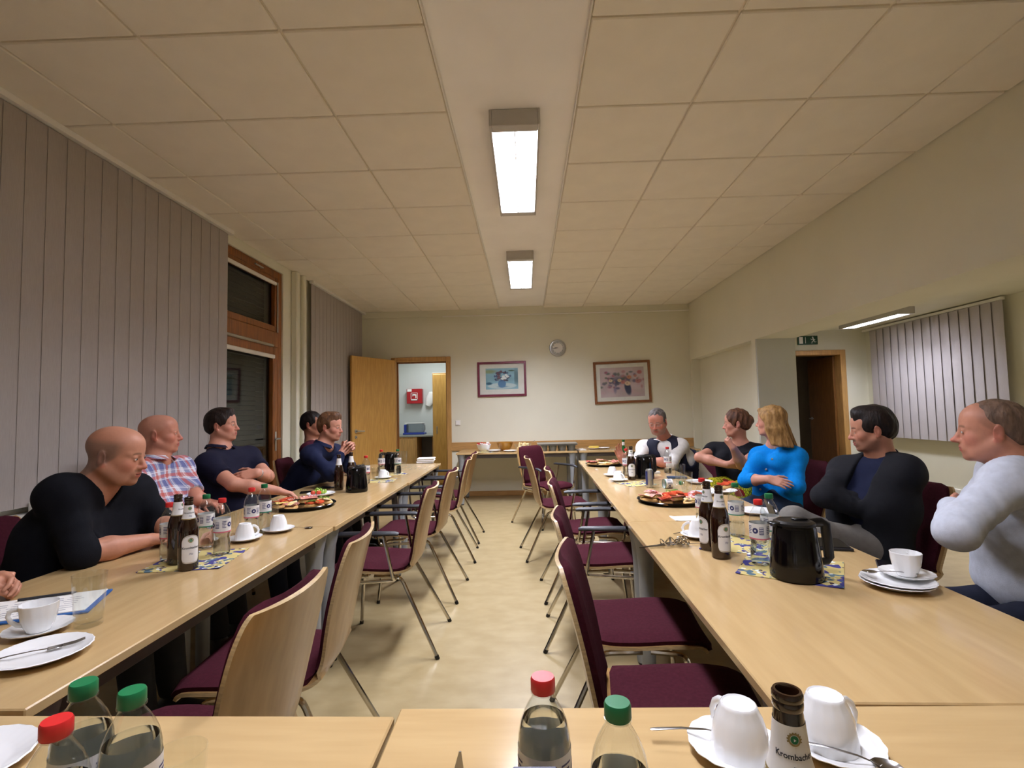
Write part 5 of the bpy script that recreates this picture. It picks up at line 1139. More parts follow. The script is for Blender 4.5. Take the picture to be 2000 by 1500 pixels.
    for sg in (-1, 1):
        F.cap(mid+lat*sg*.068*build-upv*.095, ch+lat*sg*.072*build, (.092*build**.8)*depth, .112*build*depth, .07); F.cap(ch+lat*sg*.075*build+fwd*belly*.5, pelvis+lat*sg*.075*build+fwd*belly*.3, .118*build*depth+belly*.12, .118*build+belly*.10, .07)
    if belly: F.ell(ch*.5+pelvis*.5+fwd*(.07+belly), (.13*build, .17*build, .16), np.stack([fwd, lat, upv], 1), .09)
    F.cap(neck-upv*.012, sR, .056, .052*ab, .06); F.cap(neck-upv*.012, sL, .056, .052*ab, .06); F.cap(sR, sL, .056*ab, .056*ab, .06)
    if extras and extras.get('bust'):
        for sg in (-1, 1): F.ell(mid*.72+ch*.28+lat*sg*.075+fwd*.10, (.062, .072, .068), np.stack([fwd, lat, upv], 1), .05)
    F.ripple(wrinkle, ((upv+lat*.4, 42), (upv-lat*.7+fwd*.3, 33), (lat+fwd, 27)), seed)
    F.cap(neck-upv*.028, neck+unit(nk0-neck)*.16, neckcut, neckcut+.01, .008, sub=True)
    if vneck: F.cap(neck+fwd*.06, neck+fwd*.085-upv*vneck, .035, .006, .016, sub=True)
    F.plane(pelvis-upv*.03, -upv, .01)
    P, Q = F.surf(); me, _ = to_mesh(P, Q, 'shirt', cloth[1], base); so = put(cloth[0], me, e)
    # trousers
    hR, hL = pelvis-lat*.085, pelvis+lat*.085; kR, kL = knee; aR, aL = ankle; pts = [hR, hL, kR, kL, aR, aL]; F = Field(np.min(pts, 0)-.18, np.max(pts, 0)+.18, hc*1.35); tb = build**.5
    F.ell(pelvis+V3(0, 0, -.01), (.145*tb, .175*build**.7, .12), np.stack([fwd, lat, np.cross(fwd, lat)], 1), .05); F.cap(pelvis-lat*.06, pelvis+lat*.06+upv*.10, .12*build, .12*build, .04)
    for H_, K_, A_ in ((hR, kR, aR), (hL, kL, aL)): F.cap(H_, K_, .092*tb, .068*tb, .05); F.cap(K_, A_, .066*tb, .056, .03)
    F.ripple(.003, ((lat, 40), (upv+fwd, 30)), seed+3)
    for A_ in (aR, aL): F.plane(A_-V3(0,0,.005), (0, 0, -1), .003, .12)
    P, Q = F.surf(); me, _ = to_mesh(P, Q, trousers[0], trousers[1], base); put(trousers[0], me, e)
    sm = SHOE.setdefault(shoes, mat('shoe_leather', shoes, .4, var=.1))
    for K_, A_ in ((kR, aR), (kL, aL)):
        d = unit(fwd*V3(1, 1, 0)); F = Field(A_+np.array((-.22,-.22,-.10)), A_+np.array((.30,.30,.10)) if False else A_+np.array((.22,.22,.10)), .009); z0 = A_[2]-.055
        F.cap(V3(A_[0], A_[1], z0)-d*.035, V3(A_[0], A_[1], z0-.01)+d*.13, .040, .036, .02); F.cap(A_+V3(0,0,.02), V3(A_[0], A_[1], z0), .042, .04, .03); F.plane(V3(A_[0], A_[1], z0-.038), (0, 0, -1), .003)
        P, Q = F.surf(); me, _ = to_mesh(P, Q, 'shoe', sm, base, 0); put('shoe', me, e)
    # hair
    if hair:
        w = lambda *p: c+R@(np.array(p)*s); F = Field(c-.24*s-np.array((0, 0, hair.get('drop', 0))), c+.24*s, h*1.1)
        hair['fn'](F, w, R, s); P, Q = F.surf(); me, _ = to_mesh(P, Q, 'hair', hair['mat'], base, hair.get('sm', 0)); put('hair', me, e)
    if collar:
        ax = unit(nk0-neck); n_, m_ = 29, 4; G = np.zeros((n_, m_, 3)); b0 = neck-upv*.012; u1 = unit(fwd-ax*np.dot(fwd, ax)); v1 = np.cross(ax, u1); gap = collar.get('gap', .28)
        for i in range(n_):
            a = gap+(2*pi-2*gap)*i/(n_-1)
            for j in range(m_): hh = (.002, .030, .034, .008)[j]*collar.get('hgt', 1); rr = (neckcut+.004, neckcut+.003, neckcut+.009, neckcut+.020)[j]+.018*max(0, math.cos(a))*(j in (0, 3)); G[i, j] = b0+ax*(hh+.012-.020*max(0, math.cos(a)))+(u1*math.cos(a)*1.05+v1*math.sin(a))*rr
        mb = MB(); mb.slab(G, .0025); mb.v = [v-base for v in mb.v]; mb.obj('collar', collar['mat'], so)
    if extras and extras.get('fn'): extras['fn'](e, base, dict(fwd=fwd, lat=lat, upv=upv, mid=mid, ch=ch, c=c, R=R, s=s, neck=neck, wr=wr, el=el, sh=sh, so=so, pelvis=pelvis))
    return e
SHOE = {}
def hair_short(top=.010, side=.006, front=0, quiff=0, line=.004, back=0):
    def fn(F, w, R, s):
        F.ell(w(-.014,0,.040), np.array((.101+side,.078+side,.084+top))*s, R, .01)
        if quiff: F.ell(w(.045,0,.098), np.array((.052,.056,.028+quiff))*s, R, .025)
        F.ell(w(-.06,0,.0), np.array((.052+side+back,.064+side,.07))*s, R, .02)
        F.plane(w(0, 0, -.070+line*.5), R@np.array((.22, 0, -1.)), .012)
        F.ell(w(.108+front, 0, -.022), np.array((.070,.12,.086))*s, R, .010, sub=True); F.ell(w(.034, 0, -.086), np.array((.056,.13,.078))*s, R, .012, sub=True)
        F.plane(w(.093+front, 0, 0), R@np.array((1., 0, .10)), .012)
        for y in (-1, 1): F.ell(w(-.008,y*.088,-.012), np.array((.024,.024,.034))*s, R, .008, sub=True)
        F.ripple(.0024, ((R@V3(.3,1,.2), 230), (R@V3(.2,1,-.5), 160), (R@V3(1,.4,.3), 120)), 5)
    return fn
def hairmat(name, c, c2): return mat(name, c, .55, c2=c2, scale=60, stretch=(1, 1, .25), bump=.8, bscale=120, spec=.3)
def cm(name, c, rough=.85, **k): return mat(name, c, rough, var=k.pop('var', .06), scale=k.pop('scale', 40), bump=k.pop('bump', .25), bscale=k.pop('bscale', 500), spec=.2, **k)
def seat_pose(pel, f, spread=.10, zk=.50, kx=.42, shin=.06):
    f = unit(V3(f[0], f[1], 0)); l = np.cross(V3(0,0,1), f); kn = [pel+f*kx-l*spread+V3(0,0,zk-pel[2]), pel+f*kx+l*spread+V3(0,0,zk-pel[2])]; an = [k+f*shin+V3(0,0,.095-zk) for k in kn]; return kn, an
navy = cm('navy_trousers', (30,34,50)); darkgrey = cm('charcoal_trousers', (44,44,48)); jeans = cm('dark_jeans', (38,50,70), scale=120); greytr = cm('grey_chinos', (120,116,110))
# plaid
def plaid(rz):
    m = cm('plaid_cotton', (206,206,216)); nt = m.node_tree; N = nt.nodes; L = nt.links; b = N['Principled BSDF']; tc = [n for n in N if n.type == 'TEX_COORD'][0]; mp = N.new('ShaderNodeMapping'); mp.inputs['Rotation'].default_value = (0, -.25, -rz)
    L.new(tc.outputs['Object'], mp.inputs[0]); sx = N.new('ShaderNodeSeparateXYZ'); L.new(mp.outputs[0], sx.inputs[0]); src = b.inputs['Base Color'].links[0].from_socket
    for ax, per, ph, wd, col, al in (('Y', .085, 0, .42, (60,74,140), .62), ('Z', .085, .02, .40, (56,70,136), .62), ('Y', .085, .5, .20, (176,70,54), .7), ('Z', .085, .55, .20, (180,74,56), .7), ('Y', .0425, .3, .08, (230,230,236), .6), ('Z', .0425, .34, .08, (230,230,236), .6)):
        a = N.new('ShaderNodeMath'); a.operation = 'MULTIPLY_ADD'; a.inputs[1].default_value = 1/per; a.inputs[2].default_value = ph+20; L.new(sx.outputs[ax], a.inputs[0])
        fr = N.new('ShaderNodeMath'); fr.operation = 'FRACT'; L.new(a.outputs[0], fr.inputs[0]); lt = N.new('ShaderNodeMath'); lt.operation = 'LESS_THAN'; lt.inputs[1].default_value = wd; L.new(fr.outputs[0], lt.inputs[0])
        mu = N.new('ShaderNodeMath'); mu.operation = 'MULTIPLY'; mu.inputs[1].default_value = al; L.new(lt.outputs[0], mu.inputs[0]); mx = N.new('ShaderNodeMixRGB'); L.new(mu.outputs[0], mx.inputs[0]); L.new(src, mx.inputs[1]); mx.inputs[2].default_value = (*lin(col), 1); src = mx.outputs[0]
    L.new(src, b.inputs['Base Color']); return m
def sit_chair(x, y, rz, label): return chair(x, y, rz, label)
Z = V3(0, 0, 1)
def placket_buttons(m, n=5, r=.006, col=None, off=.125):
    def fn(e, base, d):
        for k in range(n):
            p = d['mid']*(1-k/(n-.3))+d['pelvis']*(k/(n-.3)); p = p+d['fwd']*off
    return fn
# ---- P1 black sweater, leaning on the table
c = J(227, 889, 2.12); neck = J(188, 948, 2.12); sR = J(118, 966, 1.97); sL = J(262, 958, 2.32); pel = V3(-2.06, 2.14, .54)
eR = at_z(158, 1082, .785); wR = at_z(294, 1054, .775)
eL = at_z(322, 1030, .80); wL = wR+V3(.05, .085, .015); kn, an = seat_pose(pel, (1, .05))
person('heavyset bald man in a black sweater leaning on the left row nearest the viewer', c, (.97, .24, 0), .18, .04, 1.03, .0036, .0075, neck, (sR, sL), (eR, eL), (wR, wL), (dict(u=V3(.75, .62, 0), n=V3(.1, .2, -1), t=V3(-.5, .7, .1), curl=(.2, .45, .3)), dict(u=V3(.8, .3, -.1), n=V3(0, -.6, -1), t=V3(-.3, -.7, .4), curl=(.4, .6, .4))), None, pel, kn, an,
  dict(skin=(206,150,124), flush=(190,98,84), scalp=(120,96,82), bald=True, sx=.03, scalp_a=.75, stubble=(112,84,66), stub_a=.3, must_a=.55, brow=(110,80,60)), None, 1.16, .01, 1.0, 'pushed', ('sweater', cm('black_knit', (17,18,24), .95)), ('trousers', darkgrey), fat=.65, neckr=.064, neckcut=.070, vneck=.06, seed=2, eyeopen=.8)
sit_chair(-2.02, 2.08, D(2), 'maroon chair under the heavyset man in the black sweater')
# ---- P2 plaid shirt
c = J(312, 848, 2.92); neck = J(305, 900, 2.90); sR = J(262, 932, 2.74); sL = J(352, 914, 3.10); pel = V3(-2.22, 2.92, .56)
eR = reach(300, 1010, sR, .29, True); wR = reach(352, 1012, eR, .25, False); eL = reach(384, 975, sL, .28, True); wL = reach(400, 1004, eL, .25, False); wR[2] = max(wR[2], .775); wL[2] = max(wL[2], .775); kn, an = seat_pose(pel, (1, .02))
person('bald older man in a red and blue plaid shirt, second along the left row', c, (.91, .41, 0), -.02, 0, .96, .0038, .0075, neck, (sR, sL), (eR, eL), (wR, wL), (dict(u=V3(.9, .2, -.1), n=V3(0, 0, -1), t=V3(-.2, .9, 0)), dict(u=V3(.9, -.2, -.1), n=V3(0, 0, -1), t=V3(-.2, -.9, 0))), None, pel, kn, an,
  dict(skin=(204,144,122), flush=(190,92,80), brow=(170,130,110), scalp=(196,150,130), scalp_a=.3), None, 1.06, .045, 1.0, 'short', ('shirt', plaid(0)), ('trousers', darkgrey), fat=.3, collar=dict(mat=plaid(.2), gap=.3), neckcut=.066, seed=3, eyeopen=.7, sleeve_len=.8)
sit_chair(-2.22, 2.92, D(0), 'maroon chair under the man in the plaid shirt')
# ---- P3 navy polo
def bracelet(e, base, d):
    W = d['wr'][1]; a = unit(d['el'][1]-W); u = unit(np.cross(a, Z)); v = np.cross(a, u); q = W+a*.02-base; MB().tube([q+(u*math.cos(t)+v*math.sin(t))*.031 for t in np.linspace(0, 2*pi, 19)[:-1]], .004, 6, closed=True).obj('wrist_watch', M['alu'], e)
c = J(434, 831, 3.5); neck = J(428, 876, 3.48); sR = J(405, 908, 3.32); sL = J(487, 893, 3.70); pel = V3(-2.16, 3.52, .56)
eR = reach(456, 946, sR, .27, True); wR = reach(558, 961, eR, .27, False); eL = reach(522, 930, sL, .27, True); wL = reach(502, 924, eL, .20, True); wR[2] = max(wR[2], .775); kn, an = seat_pose(pel, (1, .0))
person('dark haired young man in a navy polo shirt with one arm on the left table', c, (.985, .17, 0), -.04, 0, .93, .0040, .0078, neck, (sR, sL), (eR, eL), (wR, wL), (dict(u=wR-eR+V3(0,0,-.02), n=V3(0, 0, -1), t=V3(-.3, .9, 0), curl=(.45, .6, .4)), dict(u=reach(468, 931, wL, .1, True)-wL, n=V3(.2, .8, -.3), t=V3(.2, .1, 1), curl=(.25, .35, .2), spread=.4)), None, pel, kn, an,
  dict(skin=(212,156,134), flush=(200,104,92), brow=(60,40,32)), dict(fn=hair_short(.014, .010, 0, .006), mat=hairmat('dark_brown_hair', (44,30,24), (24,16,14))), 1.12, .03, 1.02, 'short', ('polo_shirt', cm('navy_pique', (22,22,42))), ('trousers', navy), fat=.35, collar=dict(mat=cm('navy_rib', (24,24,46)), gap=.35, hgt=.8), neckcut=.064, seed=4, extras=dict(fn=bracelet), sleeve_len=.62)
sit_chair(-2.26, 3.52, D(-2), 'maroon chair under the man in the navy polo')
# ---- P4 navy shirt, hands clasped
c = J(645, 834, 4.2); neck = J(634, 870, 4.2); sR = J(606, 888, 4.06); sL = J(655, 884, 4.42); pel = V3(-2.04, 4.30, .56)
eR = reach(645, 926, sR, .29, True); eR[2] = max(eR[2], .79); hc_ = J(677, 874, 4.2); wR = reach(667, 886, eR, .245, False); eL = reach(682, 912, sL, .28, True); eL[2] = max(eL[2], .79); wL = wR+V3(.0, .075, .005); kn, an = seat_pose(pel, (1, -.05))
hu = unit(hc_-wR)
person('young man in a dark blue shirt with hands clasped at his mouth, left row', c, (.985, -.12, 0), .08, 0, .94, .0042, .0078, neck, (sR, sL), (eR, eL), (wR, wL), (dict(u=V3(.55, .25, .55), n=V3(.25, 1, 0), t=V3(-.7, 0, .7), curl=(.5, .9, .5), spread=.3), dict(u=V3(.6, -.3, .5), n=V3(.25, -1, 0), t=V3(-.7, 0, .7), curl=(.45, .9, .5), spread=.3)), None, pel, kn, an,
  dict(skin=(214,158,136), flush=(204,110,96), brow=(120,84,58), stubble=(170,120,90), stub_a=.25, must_a=.2), dict(fn=hair_short(.016, .006, .004, .012), mat=hairmat('light_brown_hair', (112,78,52), (70,46,30))), 1.0, 0, .95, 'long', ('shirt', cm('navy_cotton', (24,30,58))), ('trousers', navy), collar=dict(mat=cm('navy_collar', (26,34,64)), gap=.3), seed=5)
sit_chair(-2.12, 4.36, D(4), 'maroon chair with its backrest showing behind the man with clasped hands')
# ---- P5 behind P4
c = J(610, 829, 4.92); pel = V3(-2.10, 4.98, .56); neck = c+V3(-.01, .02, -.17); sR = neck+V3(.03, -.16, -.07); sL = neck+V3(.0, .18, -.06); eR = sR+V3(.10, -.03, -.27); eL = sL+V3(.10, .03, -.27); wR = eR+V3(.24, .05, .0); wL = eL+V3(.24, -.05, .0); kn, an = seat_pose(pel, (1, 0))
for q in (wR, wL, eR, eL): q[2] = max(q[2], .78)
person('dark haired man in a maroon top mostly hidden behind the man with clasped hands', c, (.98, .0, 0), .02, 0, .98, .0050, .009, neck, (sR, sL), (eR, eL), (wR, wL), (dict(u=V3(1, .1, 0), n=-Z, t=V3(0, 1, 0)), dict(u=V3(1, -.1, 0), n=-Z, t=V3(0, -1, 0))), None, pel, kn, an,
  dict(skin=(190,136,112), brow=(50,34,28)), dict(fn=hair_short(.014, .008), mat=hairmat('black_hair', (34,26,24), (18,14,14))), 1.0, 0, .95, 'long', ('sweater', cm('maroon_knit', (72,22,40))), ('trousers', darkgrey), seed=6)
sit_chair(-2.16, 5.00, D(0), 'maroon chair under the man in the maroon top, far left')
# ---- P0 at the left edge, only the hand shows
pel = V3(-2.22, 1.24, .56); c = V3(-2.14, 1.24, 1.19); neck = c+V3(-.05, 0, -.17); sR = neck+V3(0, -.19, -.06); sL = neck+V3(.02, .19, -.06); hp = at_z(22, 1134, .785); wL = hp+V3(-.08, -.02, .0); eL = V3(-1.98, 1.50, .80); wR = hp+V3(-.07, -.10, .0); eR = V3(-1.94, 1.14, .80); kn, an = seat_pose(pel, (1, 0), kx=.40)
person('person beyond the left picture edge whose folded hand rests on the table', c, (1, .35, 0), .05, 0, 1.0, .0042, .0085, neck, (sR, sL), (eR, eL), (wR, wL), (dict(u=V3(1, .35, 0), n=V3(0, .6, -.6), t=V3(-.3, .6, .6), curl=(.6, .8, .5)), dict(u=V3(1, .15, .05), n=V3(.1, -.7, -.6), t=V3(-.2, -.3, .9), curl=(.55, .75, .5))), None, pel, kn, an,
  dict(skin=(208,152,126), brow=(60,44,36)), dict(fn=hair_short(.012, .008), mat=hairmat('brown_hair', (60,42,32), (36,26,20))), 1.0, 0, 1, 'long', ('sweater', cm('dark_knit', (26,26,32))), ('trousers', darkgrey), seed=7)
sit_chair(-2.20, 1.20, D(2), 'maroon chair at the left picture edge beside the man in black')
# ---- P6 vest
def vest_glasses(e, base, d):
    F = Field(np.minimum(d['mid'], d['pelvis'])-.30, np.maximum(d['mid'], d['neck'])+.26, .0085); lat, up, fw = d['lat'], d['upv'], d['fwd']
    for sg in (-1, 1): F.cap(d['mid']+lat*sg*.078-up*.07, d['ch']+lat*sg*.080, .130, .142, .06); F.cap(d['ch']+lat*sg*.080, d['pelvis']+lat*sg*.08, .142, .145, .07); F.cap(d['neck']-up*.01, d['mid']+lat*sg*.135, .068, .070, .06)
    F.ripple(.003, ((up, 55), (up+lat*.2, 48)), 3)
    for S_, sg in ((d['sh'][0], -1), (d['sh'][1], 1)): F.ell(S_+lat*sg*.055-up*.06, (.15, .050, .13), np.stack([fw, lat, up], 1), .01, sub=True)
    F.cap(d['neck']-up*.03, d['neck']+up*.16, .070, .085, .008, sub=True); F.cap(d['neck']+fw*.13+up*.02, d['ch']+fw*.22-up*.06, .078, .040, .006, sub=True); F.plane(d['pelvis']-up*.02, -up, .01)
    P, Q = biggest(*F.surf()); me, _ = to_mesh(P, Q, 'vest', cm('navy_quilt', (26,28,46), .6), base); put('vest', me, e)
    w = lambda *p: d['c']+d['R']@(np.array(p)*d['s'])-base; mb = MB()
    for y in (-1, 1): mb.tube([w(.100, y*.032+.023*math.cos(a), .001+.017*math.sin(a)) for a in np.linspace(0, 2*pi, 21)[:-1]], .0013, 6, closed=True); mb.tube([w(.098, y*.055, .006), w(.06, y*.074, .006), w(-.01, y*.083, .006)], .0014, 6)
    mb.tube([w(.101, -.009, .004), w(.103, 0, .006), w(.101, .009, .004)], .0013, 6); mb.obj('glasses', M['alu'], e)
c = J(1284, 824, 4.92); neck = J(1302, 862, 5.02); sR = J(1258, 874, 5.02); sL = J(1330, 872, 4.90); pel = V3(1.66, 5.12, .56)
eR = reach(1243, 906, sR, .26, True); wR = reach(1216, 900, eR, .25, True); eL = reach(1312, 906, sL, .24, True); wL = reach(1260, 898, eL, .25, False)
for q in (eR, eL, wL): q[2] = max(q[2], .785)
kn, an = seat_pose(pel, (-.9, -.4)); ws = cm('white_cotton', (226,224,222)); 
person('bearded man with glasses in a navy vest over a white shirt, speaking, right row', c, (-.50, -.84, 0), .30, .05, .99, .0042, .0080, neck, (sR, sL), (eR, eL), (wR, wL), (dict(u=V3(-.35, -.15, .85), n=V3(.3, -.9, .1), t=V3(.8, .2, .3), curl=(.15, .25, .2), spread=.8), dict(u=V3(-.9, .15, .05), n=V3(0, .4, -1), t=V3(-.1, .9, .3), curl=(.4, .5, .3))), None, pel, kn, an,
  dict(skin=(200,138,118), flush=(186,92,82), stubble=(128,112,102), stub_a=.6, must_a=.8, brow=(90,76,68)), dict(fn=hair_short(.010, .006, 0, 0), mat=hairmat('grey_hair', (104,98,94), (66,60,58))), 1.02, 0, .95, 'pushed', ('shirt', ws), ('trousers', navy), collar=dict(mat=ws, gap=.4), fat=.4, seed=8, lookdown=.8, eyeopen=.6, extras=dict(fn=vest_glasses))
sit_chair(1.70, 5.14, D(205), 'maroon chair under the man in the navy vest')
# ---- P7 black tee, chin on hand
def skirt(e, base, d):
    lat, up, fw = d['lat'], d['upv'], d['fwd']; pv = d['pelvis']; F = Field(pv+np.array((-.75, -.6, -.50)), pv+np.array((.45, .5, .25)), .011); f = unit(V3(fw[0], fw[1], 0)); l = np.cross(Z, f)
    for sg in (-1, 1): F.cap(pv+l*sg*.09+Z*.03+f*.12, pv+f*.46+l*sg*.12+Z*.05, .125, .105, .07); F.cap(pv+f*.46+l*sg*.12+Z*.0, pv+f*.52+l*sg*.13-Z*.34, .10, .13, .07)
    F.ripple(.005, ((l, 38), (f+l*.4, 26)), 3); F.plane(pv+f*.13, -f, .01)
    P, Q = F.surf(); m = cm('yellow_crochet', (188,184,30), .9); nt = m.node_tree; N = nt.nodes; L = nt.links; b = N['Principled BSDF']; tc = [n for n in N if n.type == 'TEX_COORD'][0]; src = b.inputs['Base Color'].links[0].from_socket
    vo = N.new('ShaderNodeTexVoronoi'); vo.inputs['Scale'].default_value = 46; vo.feature = 'DISTANCE_TO_EDGE'; L.new(tc.outputs['Object'], vo.inputs['Vector']); cp = N.new('ShaderNodeMath'); cp.operation = 'LESS_THAN'; cp.inputs[1].default_value = .10; L.new(vo.outputs['Distance'], cp.inputs[0]); mx = N.new('ShaderNodeMixRGB'); L.new(cp.outputs[0], mx.inputs[0]); L.new(src, mx.inputs[1]); mx.inputs[2].default_value = (*lin((96,92,20)), 1); src = mx.outputs[0]
    for sc_, th, col in ((9, .66, (30,60,30)), (11, .69, (120,30,30))):
        no = N.new('ShaderNodeTexNoise'); no.inputs['Scale'].default_value = sc_; no.inputs['Detail'].default_value = 0; L.new(tc.outputs['Object'], no.inputs['Vector']); c2 = N.new('ShaderNodeMath'); c2.operation = 'GREATER_THAN'; c2.inputs[1].default_value = th; L.new(no.outputs[0], c2.inputs[0]); m2 = N.new('ShaderNodeMixRGB'); L.new(c2.outputs[0], m2.inputs[0]); L.new(src, m2.inputs[1]); m2.inputs[2].default_value = (*lin(col), 1); src = m2.outputs[0]
    L.new(src, b.inputs['Base Color']); me, _ = to_mesh(P, Q, 'skirt', m, base); put('skirt', me, e)
def hair_bun(F, w, R, s):
    hair_short(.016, .012, 0, 0, .02)(F, w, R, s); F.ell(w(-.105,0,.02), np.array((.048,.046,.044))*s, R, .02); F.ell(w(-.125,.02,.03), np.array((.022,.024,.022))*s, R, .01); F.ell(w(-.10,-.03,.045), np.array((.026,.02,.02))*s, R, .01); F.ell(w(-.09,0,-.025), np.array((.03,.04,.035))*s, R, .02)
    for y in (-1, 1): F.cap(w(.055,y*.062,.04), w(.02,y*.078,-.02), .012*s, .006*s, .01)
    F.ripple(.002, ((R@V3(1,.3,.5), 160),), 2)
c = J(1438, 827, 4.42); neck = J(1446, 868, 4.46); sR = J(1394, 880, 4.62); sL = J(1482, 884, 4.34); pel = V3(1.93, 4.52, .56)
eR = reach(1366, 893, sR, .25, True); wR = reach(1420, 908, eR, .24, True); eL = reach(1449, 908, sL, .26, True); wL = reach(1432, 874, eL, .22, True); kn, an = seat_pose(pel, (-1, -.1))
tee = cm('black_jersey', (20,20,26))
person('woman with brown hair in a bun and black T-shirt, chin on her fist, right row', c, (-.90, .30, 0), .06, 0, .94, .0042, .0078, neck, (sR, sL), (eR, eL), (wR, wL), (dict(u=V3(.9, -.3, 0), n=V3(.3, .5, .5), t=V3(0, -.3, .9), curl=(.4, .5, .3)), dict(u=V3(-.5, .2, .6), n=V3(.6, .2, .6), t=V3(-.4, .5, 0), curl=(1.35, 1.5, 1.0), s=.85)), None, pel, kn, an,
  dict(skin=(212,158,138), flush=(204,116,104), brow=(96,66,48), lip=(184,100,94)), dict(fn=hair_bun, mat=hairmat('chestnut_hair', (104,68,46), (64,40,28))), 1.02, .03, 1.0, 'short', ('t_shirt', tee), ('trousers', tee), seed=9, neckr=.048, neckcut=.064, extras=dict(bust=True, fn=skirt), sleeve_len=.42)
sit_chair(1.97, 4.52, D(184), 'maroon chair under the woman in the black T-shirt')
# ---- P8 blue cardigan
def buttons(e, base, d):
    bm_ = MB().lathe([(0,0),(.0075,0),(.0085,.002),(.006,.004),(0,.0035)], seg=12).mesh('button', M['alu'])
    for px, py in ((1512, 873), (1505, 896), (1497, 919), (1482, 955)):
        dr = ray(px, py); best = None
        so = d['so'].data; Vv = np.empty(len(so.vertices)*3); so.vertices.foreach_get('co', Vv); Vv = Vv.reshape(-1, 3)+base; q = Vv-CAM; t = q@dr/(dr@dr); dist = np.linalg.norm(q-t[:, None]*dr, axis=1); k = np.where(dist < .012)[0]
        if not len(k): continue
        v = Vv[k[np.argmin(t[k])]]; o = put('button', bm_, d['so']); nrm = unit(d['fwd']); o.location = (v-base+nrm*.001).tolist(); o.rotation_euler = Vector(nrm.tolist()).to_track_quat('Z', 'Y').to_euler()
    W = d['wr'][0]; 
def hair_long(F, w, R, s):
    F.ell(w(-.014,0,.040), np.array((.112,.090,.096))*s, R, .01)
    for y in (-1, 1):
        for q in range(7):
            a = q/6; x0 = .012-.095*a; y0 = y*(.078-.045*a*a); F.cap(w(x0, y0, .05), w(x0-.018, y*(.096-.05*a*a), -.06), .022*s, .024*s, .015); F.cap(w(x0-.018, y*(.096-.05*a*a), -.06), w(x0-.045-.03*a, y*(.112-.06*a*a), -.195+.02*(1-a)), .026*s, .014*s, .015)
    F.cap(w(.080, .01, .092), w(.028, .080, .02), .016*s, .014*s, .015); F.cap(w(.080, -.005, .092), w(.028, -.082, .02), .016*s, .014*s, .015)
    F.ell(w(.100,0,-.03), np.array((.072,.100,.104))*s, R, .008, sub=True); F.ripple(.0022, ((R@V3(.4,1,.05), 170), (R@V3(1,.5,0), 120)), 4)
c = J(1506, 823, 3.85); neck = J(1518, 868, 3.88); sR = J(1482, 892, 4.00); sL = J(1556, 892, 3.76); pel = V3(1.85, 3.86, .56)
eR = reach(1456, 938, sR, .27, True); wR = reach(1502, 936, eR, .23, True); eL = reach(1556, 952, sL, .26, True); wL = eR*.52+eL*.48+V3(.10, .06, -.02); kn, an = seat_pose(pel, (-1, -.12)); blue = cm('blue_knit', (0,128,214), .9, scale=90)
person('blonde woman in a bright blue cardigan with folded arms, right row', c, (-.75, .66, 0), .0, 0, .92, .0040, .0075, neck, (sR, sL), (eR, eL), (wR, wL), (dict(u=reach(1540, 946, wR, .13, True)-wR, n=V3(.2, .6, -.4), t=V3(.3, .2, .9), curl=(.15, .25, .2), spread=.5), dict(u=V3(1, .4, .0), n=V3(.5, .5, .2), t=V3(0, 0, 1), curl=(.5, .5, .4))), None, pel, kn, an,
  dict(skin=(214,160,140), flush=(206,118,104), brow=(140,100,66), lip=(190,96,96)), dict(fn=hair_long, drop=.05, mat=hairmat('blonde_hair', (172,134,84), (120,88,48))), .94, .0, .88, 'three', ('cardigan', blue), ('jeans', jeans), seed=10, nocut=(1,), neckr=.047, neckcut=.062, extras=dict(bust=True, fn=buttons), wrinkle=.003)
sit_chair(1.89, 3.86, D(186), 'maroon chair behind the woman in the blue cardigan')
# ---- P9 dark jacket
def jacket(e, base, d):
    lat, up, fw = d['lat'], d['upv'], d['fwd']; F = Field(np.min([d['mid'], d['pelvis'], *d['el'], *d['wr']], 0)-.24, np.max([d['mid'], d['neck'], *d['el'], *d['wr']], 0)+.22, .0078)
    for k_, (S_, E_, W_) in enumerate(zip(d['sh'], d['el'], d['wr'])): F.cap(S_, E_, .066, .057, .04, rip=(.002, 24, k_)); F.cap(E_, E_+(W_-E_)*1.0, .057, .046, .03, rip=(.002, 22, k_))
    for sg in (-1, 1): F.cap(d['mid']+lat*sg*.072-up*.09, d['ch']+lat*sg*.074, .120, .132, .06); F.cap(d['ch']+lat*sg*.074, d['pelvis']+lat*sg*.075, .132, .130, .07); F.cap(d['neck']-up*.02, d['sh'][0 if sg < 0 else 1], .066, .066, .06); F.cap(d['sh'][0], d['sh'][1], .066, .066, .05)
    F.ripple(.0035, ((up+lat*.3, 40), (up-lat*.6, 30)), 12); F.cap(d['neck']-up*.03, d['neck']+up*.16, .068, .085, .008, sub=True); F.cap(d['neck']+fw*.10+up*.02, d['pelvis']+fw*.20+up*.05, .062, .050, .008, sub=True); F.plane(d['pelvis']-up*.06, -up, .01)
    for k_, (E_, W_) in enumerate(zip(d['el'], d['wr'])): F.cap(E_, E_+(W_-E_)*1.0, .056, .045, .01)
    P, Q = biggest(*F.surf()); me, _ = to_mesh(P, Q, 'jacket', cm('charcoal_jacket', (30,31,36), .9), base); put('jacket', me, e)
c = J(1703, 839, 2.70); neck = J(1722, 895, 2.72); sR = J(1652, 922, 2.84); sL = J(1768, 922, 2.58); pel = V3(1.77, 2.74, .55)
eR = reach(1610, 968, sR, .26, True); eL = reach(1706, 1002, sL, .25, True); fb = unit(np.cross(unit(sL-sR), Z)); wR = eL*.70+eR*.30-fb*.05+Z*.02; wL = eR*.80+eL*.20+fb*.03
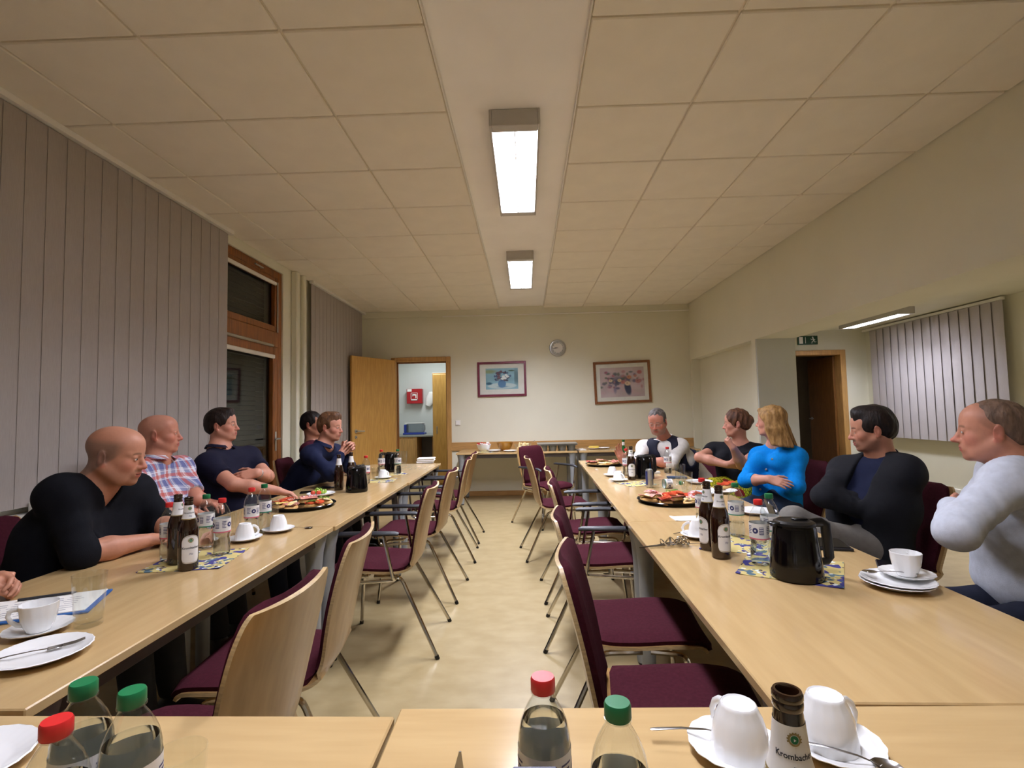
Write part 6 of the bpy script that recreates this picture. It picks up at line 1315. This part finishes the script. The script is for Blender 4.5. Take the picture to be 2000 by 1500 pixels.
kL = reach(1612, 1032, pel+V3(-.03, -.07, .02), .45, True); kR = reach(1590, 1010, pel+V3(-.02, .08, .02), .46, True); kL = V3(1.46, 2.62, .66); kR = V3(1.46, 2.86, .68); an = [kR+V3(-.05, .02, -.50), kL+V3(-.12, .05, -.50)]; an[0][2] = .095; an[1][2] = .095
nv = cm('navy_shirt', (22,28,54))
person('man in a dark jacket over a navy shirt, arms crossed, looking down, right row', c, (-.91, .41, 0), .14, 0, .93, .0037, .0078, neck, (sR, sL), (eR, eL), (wR, wL), (dict(u=V3(.8, -.2, .1), n=V3(.4, .5, -.4), t=V3(0, .2, 1), curl=(.3, .4, .3)), dict(u=V3(.35, .75, .1), n=V3(.6, -.3, 0), t=V3(0, 0, 1), curl=(.6, .6, .5))), None, pel, (kR, kL), an,
  dict(skin=(204,150,126), flush=(190,108,92), stubble=(84,60,50), stub_a=.5, must_a=.75, brow=(46,32,26)), dict(fn=hair_short(.016, .008, 0, .010), mat=hairmat('near_black_hair', (38,28,24), (20,14,14))), 1.0, 0, .90, 'long', ('shirt', nv), ('trousers', greytr), collar=dict(mat=nv, gap=.35), seed=11, nocut=(0, 1), lookdown=1.0, eyeopen=.45, extras=dict(fn=jacket))
sit_chair(1.81, 2.74, D(183), 'maroon chair behind the man in the dark jacket')
# ---- P10 pale shirt
c = J(1937, 842, 2.0); neck = J(1988, 908, 1.98); sL = J(1968, 944, 1.80); sR = J(1962, 914, 2.22); pel = V3(2.02, 1.90, .55)
eL = reach(1868, 1035, sL, .29, True); wL = eL+V3(.14, .18, .03); eR = J(1888, 1008, 2.16); wR = J(1905, 1000, 1.95); kn, an = seat_pose(pel, (-1, .12), kx=.42); pale = cm('pale_blue_cotton', (206,212,226))
def belt(e, base, d):
    lat, up, fw = d['lat'], d['upv'], d['fwd']; q = d['pelvis']+up*.0-base; MB().tube([q+up*.012+fw*(.185*math.cos(a)+.03)+lat*.205*math.sin(a) for a in np.linspace(0, 2*pi, 37)[:-1]], .018, 8, closed=True, flat=.35).obj('belt', M['black'], e)
person('man with cropped hair in a pale blue shirt, arms crossed, at the right edge', c, (-.80, .60, 0), .02, 0, .98, .0036, .0075, neck, (sR, sL), (eR, eL), (wR, wL), (dict(u=V3(.9, -.1, 0), n=V3(.3, .6, 0), t=V3(0, 0, 1), curl=(.3, .4, .3)), dict(u=V3(.3, .5, -.2), n=V3(.8, -.3, 0), t=V3(0, 0, 1), curl=(.3, .4, .3))), None, pel, kn, an,
  dict(skin=(212,154,130), flush=(206,104,92), brow=(120,84,62), scalp=(96,76,62), scalp_a=.3, stubble=(170,116,96), stub_a=.15, must_a=.1), dict(fn=hair_short(.002, .001, -.045, 0, -.012), mat=hairmat('cropped_brown_hair', (120,96,80), (88,70,58))), 1.22, .05, 1.05, 'long', ('shirt', pale), ('trousers', navy), fat=.5, nose=1.3, neckcut=.072, neckr=.062, seed=12, nocut=(0, 1), wrinkle=.0055, collar=dict(mat=pale, gap=.4), extras=dict(fn=belt))
sit_chair(2.06, 1.90, D(176), 'maroon chair under the man in the pale shirt')
